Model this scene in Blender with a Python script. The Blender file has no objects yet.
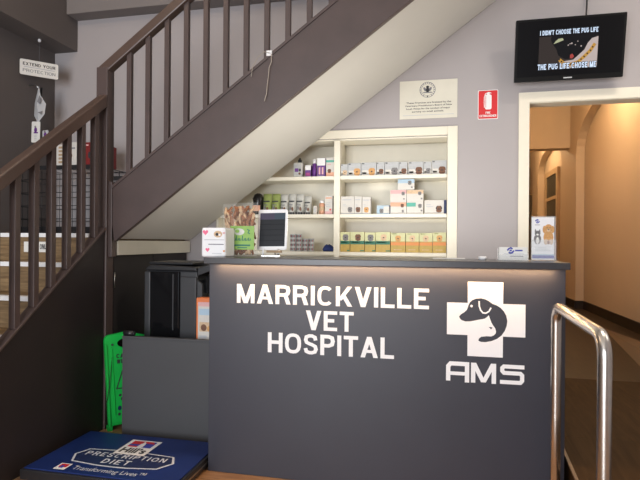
import bpy, math, random
from mathutils import Matrix, Vector, Euler
random.seed(4)
C = bpy.context.scene.collection
R = math.radians

# ------------------------------------------------------------------ materials
def mat(name, rgb, rough=.6, metal=0.0, var=.06, vscale=12, bump=0.0, bscale=120, emit=0, spec=None, alpha=1, trans=0):
    m = bpy.data.materials.new(name); m.use_nodes = True
    nt = m.node_tree; b = nt.nodes['Principled BSDF']
    b.inputs['Roughness'].default_value = rough
    b.inputs['Metallic'].default_value = metal
    if spec is not None: b.inputs['Specular IOR Level'].default_value = spec
    if trans: b.inputs['Transmission Weight'].default_value = trans
    if alpha < 1: b.inputs['Alpha'].default_value = alpha
    tc = nt.nodes.new('ShaderNodeTexCoord')
    no = nt.nodes.new('ShaderNodeTexNoise'); no.inputs['Scale'].default_value = vscale; no.inputs['Detail'].default_value = 4
    nt.links.new(tc.outputs['Object'], no.inputs['Vector'])
    mr = nt.nodes.new('ShaderNodeMapRange')
    mr.inputs['From Min'].default_value = .25; mr.inputs['From Max'].default_value = .75
    mr.inputs['To Min'].default_value = 1 - var; mr.inputs['To Max'].default_value = 1 + var
    nt.links.new(no.outputs['Fac'], mr.inputs['Value'])
    vm = nt.nodes.new('ShaderNodeVectorMath'); vm.operation = 'SCALE'
    vm.inputs[0].default_value = rgb
    nt.links.new(mr.outputs['Result'], vm.inputs['Scale'])
    nt.links.new(vm.outputs['Vector'], b.inputs['Base Color'])
    if bump:
        n2 = nt.nodes.new('ShaderNodeTexNoise'); n2.inputs['Scale'].default_value = bscale
        nt.links.new(tc.outputs['Object'], n2.inputs['Vector'])
        bp = nt.nodes.new('ShaderNodeBump'); bp.inputs['Strength'].default_value = bump; bp.inputs['Distance'].default_value = .01
        nt.links.new(n2.outputs['Fac'], bp.inputs['Height']); nt.links.new(bp.outputs['Normal'], b.inputs['Normal'])
    if emit:
        nt.links.new(vm.outputs['Vector'], b.inputs['Emission Color']); b.inputs['Emission Strength'].default_value = emit
    return m

def wood(name, dark, light, rough=.4, scale=(1, 14, 14), plank=None, spec=.5):
    m = bpy.data.materials.new(name); m.use_nodes = True
    nt = m.node_tree; b = nt.nodes['Principled BSDF']; b.inputs['Roughness'].default_value = rough; b.inputs['Specular IOR Level'].default_value = spec
    tc = nt.nodes.new('ShaderNodeTexCoord'); mp = nt.nodes.new('ShaderNodeMapping'); mp.inputs['Scale'].default_value = scale
    nt.links.new(tc.outputs['Object'], mp.inputs['Vector'])
    no = nt.nodes.new('ShaderNodeTexNoise'); no.inputs['Scale'].default_value = 3; no.inputs['Detail'].default_value = 8; no.inputs['Distortion'].default_value = .8
    nt.links.new(mp.outputs['Vector'], no.inputs['Vector'])
    cr = nt.nodes.new('ShaderNodeValToRGB'); cr.color_ramp.elements[0].color = (*dark, 1); cr.color_ramp.elements[1].color = (*light, 1)
    cr.color_ramp.elements[0].position = .3; cr.color_ramp.elements[1].position = .7
    nt.links.new(no.outputs['Fac'], cr.inputs['Fac'])
    out = cr.outputs['Color']
    if plank:
        mp2 = nt.nodes.new('ShaderNodeMapping'); mp2.inputs['Rotation'].default_value = (0, 0, plank[1])
        nt.links.new(tc.outputs['Object'], mp2.inputs['Vector'])
        br = nt.nodes.new('ShaderNodeTexBrick'); br.inputs['Scale'].default_value = 1
        br.inputs['Brick Width'].default_value = 1.6; br.inputs['Row Height'].default_value = plank[0]; br.inputs['Mortar Size'].default_value = .0025
        br.inputs['Color1'].default_value = (1, 1, 1, 1); br.inputs['Color2'].default_value = (.78, .78, .78, 1); br.inputs['Mortar'].default_value = (.35, .35, .35, 1)
        nt.links.new(mp2.outputs['Vector'], br.inputs['Vector'])
        mx = nt.nodes.new('ShaderNodeMix'); mx.data_type = 'RGBA'; mx.blend_type = 'MULTIPLY'; mx.inputs['Factor'].default_value = 1
        nt.links.new(out, mx.inputs['A']); nt.links.new(br.outputs['Color'], mx.inputs['B']); out = mx.outputs['Result']
    nt.links.new(out, b.inputs['Base Color'])
    return m

M = {}
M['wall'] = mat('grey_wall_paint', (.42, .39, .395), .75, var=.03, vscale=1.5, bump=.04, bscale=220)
M['wall_dim'] = mat('shaded_grey_wall_paint', (.135, .118, .113), .75, var=.05, vscale=1.5, bump=.04, bscale=220)  # the grey wall paint again, darkened in colour to stand for shade
M['beam'] = mat('mid_grey_beam_paint', (.22, .198, .192), .75, var=.03, vscale=1.5)
M['ceil'] = mat('ceiling_paint', (.75, .73, .69), .8, var=.02)
M['soffit'] = mat('soffit_plaster', (.56, .55, .515), .8, var=.03, vscale=2, bump=.03)
M['cream'] = mat('cream_gloss_paint', (.84, .79, .66), .4, var=.02)
M['trim'] = mat('pale_trim_paint', (.72, .69, .58), .45, var=.03)
M['corr'] = mat('corridor_tan_paint', (.62, .50, .37), .7, var=.04, vscale=1)
M['skirt'] = mat('dark_brown_skirting', (.018, .012, .009), .4)
M['stair'] = mat('plum_brown_paint', (.078, .054, .050), .42, var=.10, vscale=7, bump=.05, bscale=60)
M['rail'] = mat('brown_handrail_paint', (.085, .054, .043), .38, var=.10, vscale=9)
M['panel'] = mat('dark_brown_panel_paint', (.017, .012, .0125), .55, var=.12, vscale=5)
M['cup'] = mat('black_brown_cupboard_paint', (.022, .018, .019), .6, var=.08)
M['riser'] = wood('stair_timber', (.15, .09, .042), (.30, .20, .10), .5, (2, 10, 22))
M['floor'] = wood('floor_timber', (.26, .13, .06), (.42, .235, .12), .38, (2, 16, 1), plank=(.11, 0))
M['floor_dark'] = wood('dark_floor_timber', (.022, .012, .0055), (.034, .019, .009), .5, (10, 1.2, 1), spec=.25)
M['ramp'] = wood('dark_ramp_covering', (.032, .017, .0075), (.052, .028, .012), .7, (10, 1.2, 1), spec=.08)
M['edge'] = mat('brown_edge_strip', (.12, .075, .045), .5)
M['counter'] = mat('charcoal_laminate', (.031, .032, .045), .42, var=.07, vscale=3, bump=.02, bscale=300)
M['slab'] = mat('dark_grey_worktop', (.044, .042, .046), .32, var=.10, vscale=60)
M['partition'] = mat('slate_laminate', (.062, .062, .066), .5, var=.05, vscale=3)
M['white'] = mat('white_vinyl', (.86, .86, .87), .5, var=.02)
M['paper'] = mat('white_paper', (.80, .79, .75), .6, var=.02)
M['cert'] = mat('cream_paper', (.72, .69, .59), .6, var=.03)
M['ink'] = mat('black_ink', (.03, .03, .035), .6)
M['inkgrey'] = mat('grey_ink', (.20, .20, .22), .6)
M['lightgrey'] = mat('pale_grey_print', (.52, .53, .55), .6)
M['red'] = mat('sign_red', (.66, .025, .03), .4)
M['black'] = mat('black_plastic', (.018, .018, .020), .35)
M['black_gloss'] = mat('gloss_black_plastic', (.006, .006, .007), .12)
M['greyplastic'] = mat('dark_grey_plastic', (.036, .037, .041), .4)
M['steel'] = mat('brushed_steel', (.66, .63, .59), .27, 1.0, var=.06, vscale=40)
M['silver'] = mat('bright_metal', (.75, .75, .74), .3, 1.0)
M['brass'] = mat('satin_hinge_metal', (.5, .48, .44), .35, 1.0)
M['green'] = mat('green_plastic', (.012, .52, .075), .4, var=.08, vscale=10)
M['lime'] = mat('lime_label', (.26, .46, .09), .5, var=.06, vscale=30)
M['orange'] = mat('orange_carton', (.75, .20, .06), .5)
M['blue'] = mat('royal_blue_mat', (.006, .022, .130), .5, var=.15, vscale=5)
M['navy'] = mat('navy_print', (.012, .022, .085), .5)
M['logoblue'] = mat('logo_blue', (.05, .06, .38), .5)
M['scaletext'] = mat('pale_print', (.62, .66, .74), .5)
M['purple'] = mat('purple_carton', (.13, .03, .23), .45, var=.12, vscale=60)
M['magenta'] = mat('magenta_print', (.36, .04, .20), .5)
M['pink'] = mat('pink_print', (.85, .16, .28), .5)
M['palepink'] = mat('pale_pink_print', (.72, .42, .42), .5)
M['peach'] = mat('peach_print', (.76, .40, .26), .5)
M['teal'] = mat('teal_print', (.10, .42, .33), .5)
M['skyblue'] = mat('pale_blue_print', (.42, .56, .68), .5)
M['boxgrey'] = mat('silver_grey_carton', (.47, .48, .485), .45, var=.06, vscale=50)
M['boxwhite'] = mat('white_carton', (.66, .63, .585), .5, var=.03, vscale=50)
M['pouch_green'] = mat('olive_green_pouch', (.33, .40, .12), .4, var=.14, vscale=50)
M['pouch_silver'] = mat('silver_white_pouch', (.60, .60, .56), .35, var=.10, vscale=50)
M['dkgreen'] = mat('dark_green_print', (.02, .17, .10), .5)
M['yellow'] = mat('golden_yellow_carton', (.50, .34, .07), .5, var=.08, vscale=50)
M['cream_green'] = mat('pale_green_cream_carton', (.62, .62, .34), .5, var=.07, vscale=50)
M['orangeband'] = mat('orange_print', (.74, .27, .07), .5)
M['tan'] = mat('tan_fur_print', (.62, .33, .12), .6, var=.2, vscale=120)
M['paletan'] = mat('pale_tan_fur_print', (.66, .47, .30), .6, var=.2, vscale=120)
M['brownfur'] = mat('brown_fur_print', (.17, .075, .04), .6, var=.25, vscale=120)
M['greyfur'] = mat('grey_fur_print', (.20, .19, .19), .6, var=.3, vscale=150)
M['clear'] = mat('clear_film', (.92, .92, .90), .12, var=.0, alpha=.06, spec=.5)
M['acrylic'] = mat('clear_acrylic', (.9, .92, .93), .08, var=.0, alpha=.2, spec=.6)
M['treat'] = mat('brown_dried_treat', (.30, .12, .05), .6, var=.45, vscale=40)
M['treat_pale'] = mat('pale_dried_treat', (.62, .42, .25), .6, var=.3, vscale=40)
M['glass_dark'] = mat('dark_door_glass', (.06, .065, .055), .1, var=.1)
M['doorwood'] = mat('tan_door_frame_paint', (.50, .36, .22), .45, var=.05)
M['card'] = mat('tan_cardboard', (.40, .28, .17), .7, var=.1)
M['redbox'] = mat('red_carton', (.20, .012, .012), .5, var=.08)
M['string'] = mat('pale_string', (.42, .37, .31), .8)
M['clothblue'] = mat('dark_blue_cloth', (.02, .04, .17), .8, var=.2, vscale=40)
M['hair'] = mat('black_bag_film', (.014, .012, .012), .25)
M['led'] = mat('warm_light_strip', (1.0, .62, .34), .5, var=0, emit=6)
M['scr'] = mat('black_screen', (.004, .004, .005), .35, spec=.12)
M['tv'] = mat('tv_black_plastic', (.006, .006, .006), .35, spec=.2)
def screen(n, rgb, e=.55):
    m = mat(n, rgb, .35, var=.04, vscale=30, emit=e, spec=.1); b = m.node_tree.nodes['Principled BSDF']
    m.node_tree.links.remove(b.inputs['Base Color'].links[0]); b.inputs['Base Color'].default_value = (.006, .006, .007, 1)
    return m
M['s_brown'] = screen('screen_brown', (.040, .030, .026))
M['s_black'] = screen('screen_black', (.004, .004, .005))
M['s_white'] = screen('screen_white', (.62, .74, .92), .75)
M['s_fur'] = screen('screen_pale_fur', (.60, .50, .47))
M['s_gold'] = screen('screen_gold', (.62, .33, .06))
M['s_red'] = screen('screen_red', (.45, .07, .06))
M['s_cream'] = screen('screen_cream', (.50, .52, .32))
M['s_row'] = screen('screen_dark_grey', (.034, .036, .040), .5)
M['s_line'] = screen('screen_line', (.008, .008, .010), .5)
M['s_top'] = screen('screen_blue_banner', (.075, .10, .13), .5)
M['s_top2'] = screen('screen_mauve_banner', (.10, .085, .13), .5)

# ------------------------------------------------------------------ mesh helpers
class MB:
    def __init__(s): s.v = []; s.f = []; s.m = []; s.mats = []; s.sm = []
    def mi(s, k):
        if k not in s.mats: s.mats.append(k)
        return s.mats.index(k)
    def add(s, vs, fs, k, smooth=False):
        o = len(s.v); s.v += [Vector(p) for p in vs]; i = s.mi(k)
        for f in fs: s.f.append([o + a for a in f]); s.m.append(i); s.sm.append(smooth)
        return s
    def box(s, x0, x1, y0, y1, z0, z1, k, ch=0):
        if ch:   # chamfered box: rings
            c = ch; vs = []
            def ring(i, z): return [(x0+i+c, y0+i, z), (x1-i-c, y0+i, z), (x1-i, y0+i+c, z), (x1-i, y1-i-c, z), (x1-i-c, y1-i, z), (x0+i+c, y1-i, z), (x0+i, y1-i-c, z), (x0+i, y0+i+c, z)]
            for i, z in ((c, z0), (0, z0+c), (0, z1-c), (c, z1)): vs += ring(i*.7, z)
            fs = [list(range(7, -1, -1)), list(range(24, 32))]
            for r in range(3):
                for j in range(8): fs.append([r*8+j, r*8+(j+1) % 8, r*8+8+(j+1) % 8, r*8+8+j])
            return s.add(vs, fs, k)
        vs = [(x0,y0,z0),(x1,y0,z0),(x1,y1,z0),(x0,y1,z0),(x0,y0,z1),(x1,y0,z1),(x1,y1,z1),(x0,y1,z1)]
        return s.add(vs, [(3,2,1,0),(4,5,6,7),(0,1,5,4),(1,2,6,5),(2,3,7,6),(3,0,4,7)], k)
    def prism(s, pts, a0, a1, k, axis='y'):
        n = len(pts)
        def P(p, a): return {'y': (p[0], a, p[1]), 'x': (a, p[0], p[1]), 'z': (p[0], p[1], a)}[axis]
        vs = [P(p, a0) for p in pts] + [P(p, a1) for p in pts]
        fs = [list(range(n)), list(range(2*n-1, n-1, -1))] + [[(i+1) % n, i, n+i, n+(i+1) % n] for i in range(n)]
        return s.add(vs, fs, k)
    def poly(s, pts, k): return s.add(pts, [list(range(len(pts)))], k)
    def rect(s, x0, x1, z0, z1, y, k):
        return s.poly([(x0,y,z0),(x1,y,z0),(x1,y,z1),(x0,y,z1)], k)
    def ell(s, x, z, rx, rz, y, k, n=14, rot=0):
        ps = []
        for i in range(n):
            a = 2*math.pi*i/n; u, w = rx*math.cos(a), rz*math.sin(a)
            ps.append((x + u*math.cos(rot) - w*math.sin(rot), y, z + u*math.sin(rot) + w*math.cos(rot)))
        return s.poly(ps, k)
    def tube(s, path, r, k, n=10, cap=True):
        path = [Vector(p) for p in path]; rings = []
        up = Vector((0, 0, 1)); t0 = (path[1]-path[0]).normalized()
        if abs(t0.dot(up)) > .95: up = Vector((1, 0, 0))
        nx = t0.cross(up).normalized()
        rr = r if isinstance(r, (list, tuple)) else [r]*len(path)
        for i, p in enumerate(path):
            a = path[max(0, i-1)]; b = path[min(len(path)-1, i+1)]; t = (b-a).normalized()
            nx = (nx - t*nx.dot(t)).normalized(); ny = t.cross(nx)
            rings += [p + (nx*math.cos(2*math.pi*j/n) + ny*math.sin(2*math.pi*j/n))*rr[i] for j in range(n)]
        fs = []
        for i in range(len(path)-1):
            for j in range(n): fs.append([i*n+j, i*n+(j+1) % n, (i+1)*n+(j+1) % n, (i+1)*n+j])
        s.add(rings, fs, k, True)
        if cap:
            o = len(s.v) - len(rings); i = s.mi(k)
            s.f += [[o+j for j in range(n-1, -1, -1)], [o+len(rings)-n+j for j in range(n)]]; s.m += [i, i]; s.sm += [False, False]
        return s
    def lathe(s, prof, x, y, k, n=16):
        vs = []
        for r, z in prof: vs += [(x+r*math.cos(2*math.pi*j/n), y+r*math.sin(2*math.pi*j/n), z) for j in range(n)]
        fs = []
        for i in range(len(prof)-1):
            for j in range(n): fs.append([i*n+j, i*n+(j+1) % n, (i+1)*n+(j+1) % n, (i+1)*n+j])
        s.add(vs, fs, k, True)
        o = len(s.v)-len(vs); i = s.mi(k)
        s.f += [[o+j for j in range(n-1, -1, -1)], [o+len(vs)-n+j for j in range(n)]]; s.m += [i, i]; s.sm += [False, False]
        return s
    def stroke(s, pts, w, y, k, closed=False):     # flat mitred stroke in the XZ plane
        P = [Vector(p) for p in pts]; n = len(P); L = []; Rr = []
        for i in range(n):
            a = P[i-1] if (i > 0 or closed) else None; b = P[(i+1) % n] if (i < n-1 or closed) else None
            d0 = (P[i]-a).normalized() if a is not None else None; d1 = (b-P[i]).normalized() if b is not None else None
            if d0 is None: d0 = d1
            if d1 is None: d1 = d0
            n0 = Vector((-d0.y, d0.x)); n1 = Vector((-d1.y, d1.x)); m_ = (n0+n1)
            m_ = m_.normalized() if m_.length > 1e-6 else n0
            q = min(2.2, 1/max(.2, m_.dot(n0)))
            L.append(P[i]+m_*w/2*q); Rr.append(P[i]-m_*w/2*q)
        for i in range(n if closed else n-1):
            j = (i+1) % n
            s.poly([(Rr[i].x,y,Rr[i].y),(Rr[j].x,y,Rr[j].y),(L[j].x,y,L[j].y),(L[i].x,y,L[i].y)], k)
        return s
    def xform(s, mtx): s.v = [mtx @ v for v in s.v]; return s
    def merge(s, vs, fs, mtx, k): return s.add([mtx @ Vector(v) for v in vs], fs, k)
    def build(s, name, parent=None, bevel=0, smooth=False):
        me = bpy.data.meshes.new(name)
        off = Vector((0, 0, 0)); p = parent
        while p is not None: off += p.location; p = p.parent
        ctr = Vector((0, 0, 0))
        if parent is None:
            xs = [v.x for v in s.v]; ys = [v.y for v in s.v]; zs = [v.z for v in s.v]
            ctr = Vector(((min(xs)+max(xs))/2, (min(ys)+max(ys))/2, min(zs))); off = ctr
        me.from_pydata([tuple(v-off) for v in s.v], [], s.f)
        for k in s.mats: me.materials.append(M[k])
        for i, p in enumerate(me.polygons):
            p.material_index = s.m[i]; p.use_smooth = smooth or s.sm[i]
        me.update()
        o = bpy.data.objects.new(name, me); C.objects.link(o); o.location = ctr
        if parent is not None: o.parent = parent
        if bevel:
            b = o.modifiers.new('bevel', 'BEVEL'); b.width = bevel; b.segments = 2; b.limit_method = 'ANGLE'; b.angle_limit = R(40)
        return o

def tag(o, label=None, cat=None, group=None, kind=None):
    if label: o['label'] = label
    if cat: o['category'] = cat
    if group: o['group'] = group
    if kind: o['kind'] = kind
    return o
def thing(name, loc, label, cat, group=None):
    o = bpy.data.objects.new(name, None); C.objects.link(o); o.location = loc; o.empty_display_size = .05
    return tag(o, label, cat, group)
def structure(o, label=None): o['kind'] = 'structure'; 
def B(*a): return MB().box(*a)

def curve_mesh(cu):
    o = bpy.data.objects.new('temporary', cu); C.objects.link(o)
    dg = bpy.context.evaluated_depsgraph_get(); dg.update()
    me = bpy.data.meshes.new_from_object(o.evaluated_get(dg))
    vs = [tuple(v.co) for v in me.vertices]; fs = [list(p.vertices) for p in me.polygons]
    bpy.data.objects.remove(o); bpy.data.curves.remove(cu); bpy.data.meshes.remove(me)
    return vs, fs
def flat(splines, depth):          # filled 2D outline with holes, local x,y, thickness along z
    cu = bpy.data.curves.new('outline', 'CURVE'); cu.dimensions = '2D'; cu.fill_mode = 'BOTH'; cu.extrude = depth/2
    for pts in splines:
        sp = cu.splines.new('POLY'); sp.points.add(len(pts)-1); sp.use_cyclic_u = True
        for i, p in enumerate(pts): sp.points[i].co = (p[0], p[1], 0, 1)
    return curve_mesh(cu)
_tc = {}
def text_geo(body, bold=0.0, spacing=1.0):
    key = (body, bold, spacing)
    if key not in _tc:
        cu = bpy.data.curves.new('lettering', 'FONT'); cu.body = body; cu.offset = bold; cu.fill_mode = 'FRONT'; cu.resolution_u = 4
        cu.space_character = spacing
        vs, fs = curve_mesh(cu)
        x0 = min(v[0] for v in vs); x1 = max(v[0] for v in vs); y0 = min(v[1] for v in vs); y1 = max(v[1] for v in vs)
        _tc[key] = ([((v[0]-x0)/(x1-x0), (v[1]-y0)/(y1-y0), 0) for v in vs], fs)
    return _tc[key]
XZ = Matrix(((1, 0, 0, 0), (0, 0, -1, 0), (0, 1, 0, 0), (0, 0, 0, 1)))      # local x,y,z -> world x, -z->y, y->z
def text_on(mb, body, x0, x1, z0, z1, y, k, bold=0.0, spacing=1.0):         # upright lettering facing -Y
    vs, fs = text_geo(body, bold, spacing)
    return mb.add([(x0+(x1-x0)*v[0], y, z0+(z1-z0)*v[1]) for v in vs], fs, k)
def text_floor(mb, body, x0, x1, y0, y1, z, k, bold=0.0, spacing=1.0):
    vs, fs = text_geo(body, bold, spacing)
    return mb.add([(x0+(x1-x0)*v[0], y0+(y1-y0)*v[1], z) for v in vs], fs, k)

# bold upright capitals drawn from strokes: S = stroke on the inset centre line, D = slanted bar with level ends
def _sup(a0, a1, n=14, e=.78):
    ps = []
    for i in range(n+1):
        a = R(a0+(a1-a0)*i/n); c_, s_ = math.cos(a), math.sin(a)
        ps.append((.5+.5*math.copysign(abs(c_)**e, c_), .5+.5*math.copysign(abs(s_)**e, s_)))
    return ps
GL = {
 'A': (.74, [('D', 0, 0, .5, 1, 0), ('D', 1, 0, .5, 1, 1), ('H', .22, .78, .30)]),
 'C': (.70, [('S', _sup(42, 318))]), 'D': (.68, [('S', [(0, 0), (0, 1), (.45, 1), (.8, .88), (1, .5), (.8, .12), (.45, 0)], 1)]),
 'E': (.60, [('S', [(1, 1), (0, 1), (0, 0), (1, 0)]), ('S', [(0, .52), (.9, .52)])]), 'F': (.57, [('S', [(1, 1), (0, 1), (0, 0)]), ('S', [(0, .50), (.9, .50)])]),
 'G': (.72, [('S', _sup(42, 318)[:-1] + [(.97, .2), (1, .45), (.55, .45)])]), 'H': (.68, [('S', [(0, 0), (0, 1)]), ('S', [(1, 0), (1, 1)]), ('S', [(0, .52), (1, .52)])]),
 'I': (0, [('S', [(0, 0), (0, 1)])]), 'K': (.70, [('S', [(0, 0), (0, 1)]), ('D', .12, .30, .98, 1, 1), ('D', 1, 0, .42, .58, 1)]),
 'L': (.57, [('S', [(0, 1), (0, 0), (1, 0)])]), 'M': (.82, [('S', [(0, 0), (0, 1)]), ('S', [(1, 0), (1, 1)]), ('D', .5, 0, 0, 1, 2), ('D', .5, 0, 1, 1, 3)]),
 'N': (.68, [('S', [(0, 0), (0, 1)]), ('S', [(1, 0), (1, 1)]), ('D', 1, 0, 0, 1, 4)]), 'O': (.74, [('S', _sup(0, 342, 19), 1)]),
 'P': (.64, [('S', [(0, 0), (0, 1), (.6, 1), (.92, .93), (1, .74), (.92, .54), (.6, .46), (0, .46)])]), 'R': (.68, [('S', [(0, 0), (0, 1), (.6, 1), (.9, .93), (.97, .75), (.9, .56), (.6, .48), (0, .48)]), ('D', 1, 0, .72, .48, 1)]),
 'S': (.64, [('S', [(.97, .74), (.9, .92), (.62, 1), (.36, 1), (.08, .93), (.02, .76), (.1, .61), (.36, .53), (.66, .47), (.93, .38), (1, .22), (.9, .06), (.62, 0), (.36, 0), (.08, .07), (.0, .26)])]),
 'T': (.62, [('S', [(0, 1), (1, 1)]), ('S', [(.5, 0), (.5, 1)])]), 'U': (.68, [('S', [(0, 1), (0, .3), (.1, .07), (.35, 0), (.65, 0), (.9, .07), (1, .3), (1, 1)])]),
 'V': (.70, [('D', .5, 0, 0, 1, 5), ('D', .5, 0, 1, 1, 6)]), 'W': (.96, [('D', .27, 0, 0, 1, 5), ('D', .27, 0, .5, 1, 5), ('D', .73, 0, .5, 1, 5), ('D', .73, 0, 1, 1, 6)]),
 'X': (.70, [('D', 0, 0, 1, 1, 4), ('D', 1, 0, 0, 1, 4)]), 'Y': (.70, [('S', [(.5, 0), (.5, .45)]), ('D', .5, .40, 0, 1, 5), ('D', .5, .40, 1, 1, 6)]),
 "'": (0, [('S', [(0, .68), (0, 1)])]),
}
def caps_polys(body, t, gap):
    out = []; x = 0.0
    for chx in body:
        if chx == ' ': x += .30+gap; continue
        w, els = GL[chx]; w = max(w, t); h = t*1.10
        for e in els:
            if e[0] == 'S':
                q = MB(); P_ = [(x+t/2+p[0]*(w-t), t/2+p[1]*(1-t)) for p in e[1]]
                if len(P_) == 2 or len(e) < 3:      # square ends: run on by half a stroke where the line ends on the outline
                    P_ = [Vector(p) for p in P_]
                    for i0, i1 in ((0, 1), (-1, -2)):
                        on = e[1][i0]
                        d_ = (P_[i0]-P_[i1]).normalized()
                        if (abs(d_.y) > .98 and on[1] in (0, 1)) or (abs(d_.x) > .98 and on[0] in (0, 1) and not (chx in 'EFHPR' and on[0] == 0)): P_[i0] = P_[i0]+d_*t/2*.999
                q.stroke([(p[0], p[1]) for p in P_], t*(.94 if chx in 'COGS' else 1), 0, 'white', len(e) > 2)
                for f in q.f: out.append([(q.v[i].x, q.v[i].z) for i in f])
            elif e[0] == 'H': out.append([(x+w*e[1], e[3]-t*.42), (x+w*e[2], e[3]-t*.42), (x+w*e[2], e[3]+t*.42), (x+w*e[1], e[3]+t*.42)])
            else:
                xb, yb, xt, yt = e[1]*(w-h)+x, e[2], e[3]*(w-h)+x, e[4]
                out.append([(xb, yb), (xb+h, yb), (xt+h, yt), (xt, yt)])
        x += w+gap
    return out, x-gap
def caps_on(mb, body, x0, x1, z0, z1, y, k, t=.19, gap=.10, floor=False):
    ps, W = caps_polys(body, t, gap)
    for i_, p in enumerate(ps):
        e_ = (i_ % 24)*1.2e-5
        pts = [(x0+(x1-x0)*a/W, z0+(z1-z0)*b) for a, b in p]
        ar = sum(pts[i][0]*pts[(i+1) % len(pts)][1]-pts[(i+1) % len(pts)][0]*pts[i][1] for i in range(len(pts)))
        if ar < 0: pts = pts[::-1]
        mb.poly([(a, b, y+e_) if floor else (a, y-e_, b) for a, b in pts], k)
    return mb
def plate_xz(mb, splines, y0, y1, k):
    vs, fs = flat(splines, y1-y0)
    return mb.add([(v[0], (y0+y1)/2 - v[2], v[1]) for v in vs], fs, k)
def rectpts(x0, x1, z0, z1): return [(x0, z0), (x1, z0), (x1, z1), (x0, z1)]
def rrect(x0, x1, z0, z1, r, n=5):
    ps = []
    for cx, cz, a0 in ((x1-r, z0+r, -90), (x1-r, z1-r, 0), (x0+r, z1-r, 90), (x0+r, z0+r, 180)):
        for i in range(n+1):
            a = R(a0+90*i/n); ps.append((cx+r*math.cos(a), cz+r*math.sin(a)))
    return ps

# ------------------------------------------------------------------ the setting
WL, WR, WB, CZ = -3.49, 2.35, 4.25, 4.2
def S(name, mb, bevel=0):
    o = mb.build(name, None, bevel); o['kind'] = 'structure'; return o
S('floor', B(WL, WR, -3.2, WB+.12, -.08, 0, 'floor'))
S('ceiling', B(WL-.1, WR+.1, -3.2, WB+.12, CZ, CZ+.1, 'ceil'))
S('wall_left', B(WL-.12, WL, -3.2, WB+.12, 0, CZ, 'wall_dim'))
S('wall_right', B(WR, WR+.12, -3.2, WB, 0, CZ, 'wall'))
wb = MB(); plate_xz(wb, [rectpts(WL, WR, 0, CZ), rectpts(-1.87, .080, .60, 2.10), rectpts(.682, 1.97, .01, 2.32)], WB, WB+.12, 'wall')
S('wall_back', wb)
wf = MB(); plate_xz(wf, [rectpts(WL, WR, 0, CZ), rectpts(-3.0, .9, .06, 3.1)], -3.32, -3.2, 'wall'); S('wall_front', wf)  # unseen front wall, added with this opening to shape the daylight
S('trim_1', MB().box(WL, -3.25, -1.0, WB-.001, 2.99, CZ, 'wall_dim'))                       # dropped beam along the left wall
S('trim_2', MB().box(-3.25, .25, 4.10, WB-.001, 3.275, CZ-.001, 'beam'))                     # dropped beam along the back wall
tr = MB(); plate_xz(tr, [[(.607, .25), (.682, .25), (.682, 2.32), (1.97, 2.32), (1.97, .25), (2.045, .25), (2.045, 2.397), (.607, 2.397)]], WB-.022, WB, 'cream')
tr.box(.672, .684, WB-.01, WB+.125, .25, 2.325, 'cream').box(1.968, 1.98, WB-.01, WB+.125, .25, 2.325, 'cream').box(.684, 1.968, WB-.01, WB+.125, 2.315, 2.325, 'cream')
S('trim_3', tr, .004)
# corridor beyond the doorway
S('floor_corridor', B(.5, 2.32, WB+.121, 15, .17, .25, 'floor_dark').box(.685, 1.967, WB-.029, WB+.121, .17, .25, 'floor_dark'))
S('ceiling_corridor', B(.5, 2.5, WB+.121, 15, 3.6, 3.7, 'corr'))
S('wall_corridor_left', B(.5, .6, WB+.121, 15, .25, 3.6, 'corr'))
def arch(y0, y1, zs, zt, n=20):
    ps = [(y0, .25), (y0, zs)]
    c = (y0+y1)/2; a = (y1-y0)/2; b = zt-zs
    for i in range(1, n):
        t = math.pi*i/n; cs = math.cos(t); sn = math.sin(t)
        ps.append((c - a*math.copysign(abs(cs)**.85, cs), zs + b*abs(sn)**.85))
    return ps + [(y1, zs), (y1, .25)]
vs, fs = flat([[(WB+.121, .25)] + arch(5.2, 8.77, 2.62, 3.25) + arch(9.75, 11.9, 2.62, 3.1) + arch(12.6, 14.4, 2.62, 3.1) + [(15, .25), (15, 3.6), (WB+.121, 3.6)]], .12)
cw = MB(); cw.add([(2.16+v[2], v[0], v[1]) for v in vs], fs, 'corr'); S('wall_corridor_right', cw)
S('wall_corridor_recess', B(2.225, 2.3, WB+.121, 15, .25, 3.6, 'corr'))
S('wall_corridor_end', B(.6, 2.1, 14.9, 15, .25, 3.6, 'corr'))
S('trim_4', B(.601, 2.099, 9.15, 9.4, 2.80, 3.599, 'corr'))                                   # dropped beam across the corridor
sk = MB()
for y0, y1, x in ((WB+.13, 5.2, 2.1), (5.2, 8.77, 2.223), (8.77, 9.75, 2.1), (9.75, 11.9, 2.223), (11.9, 12.6, 2.1)):
    sk.box(x-.014, x, y0, y1, .25, .375, 'skirt')
for y in (8.757, 9.75, 11.9): sk.box(2.087, 2.223, y, y+.013, .25, .375, 'skirt')
S('baseboard_corridor', sk)
# the ramp that climbs to the doorway, right of the counter
rp = MB(); rp.prism([(1.25, .0), (2.95, .25), (WB-.03, .25), (WB-.03, 0)], .62, 2.34, 'ramp', 'x')
S('floor_ramp', rp)
S('trim_5', MB().add([(.612,1.25,0),(.626,1.25,0),(.626,2.95,.253),(.612,2.95,.253),(.612,1.25,.008),(.626,1.25,.008),(.626,2.95,.263),(.612,2.95,.263)],
   [(0,1,5,4),(1,2,6,5),(2,3,7,6),(3,0,4,7),(4,5,6,7),(3,2,1,0)], 'edge'))
kb = MB().add([(1.93,6.75,.251),(1.62,4.66,.251),(1.99,4.66,.251),(1.95,6.75,.251),(1.93,6.75,.256),(1.72,4.66,.335),(1.99,4.66,.335),(1.95,6.75,.256)],
   [(3,2,1,0),(4,5,6,7),(0,1,5,4),(1,2,6,5),(2,3,7,6),(3,0,4,7)], 'edge')
tag(kb.build('timber_wedge'), 'low brown timber wedge lying on the corridor floor beside the right wall', 'wedge')
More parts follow.
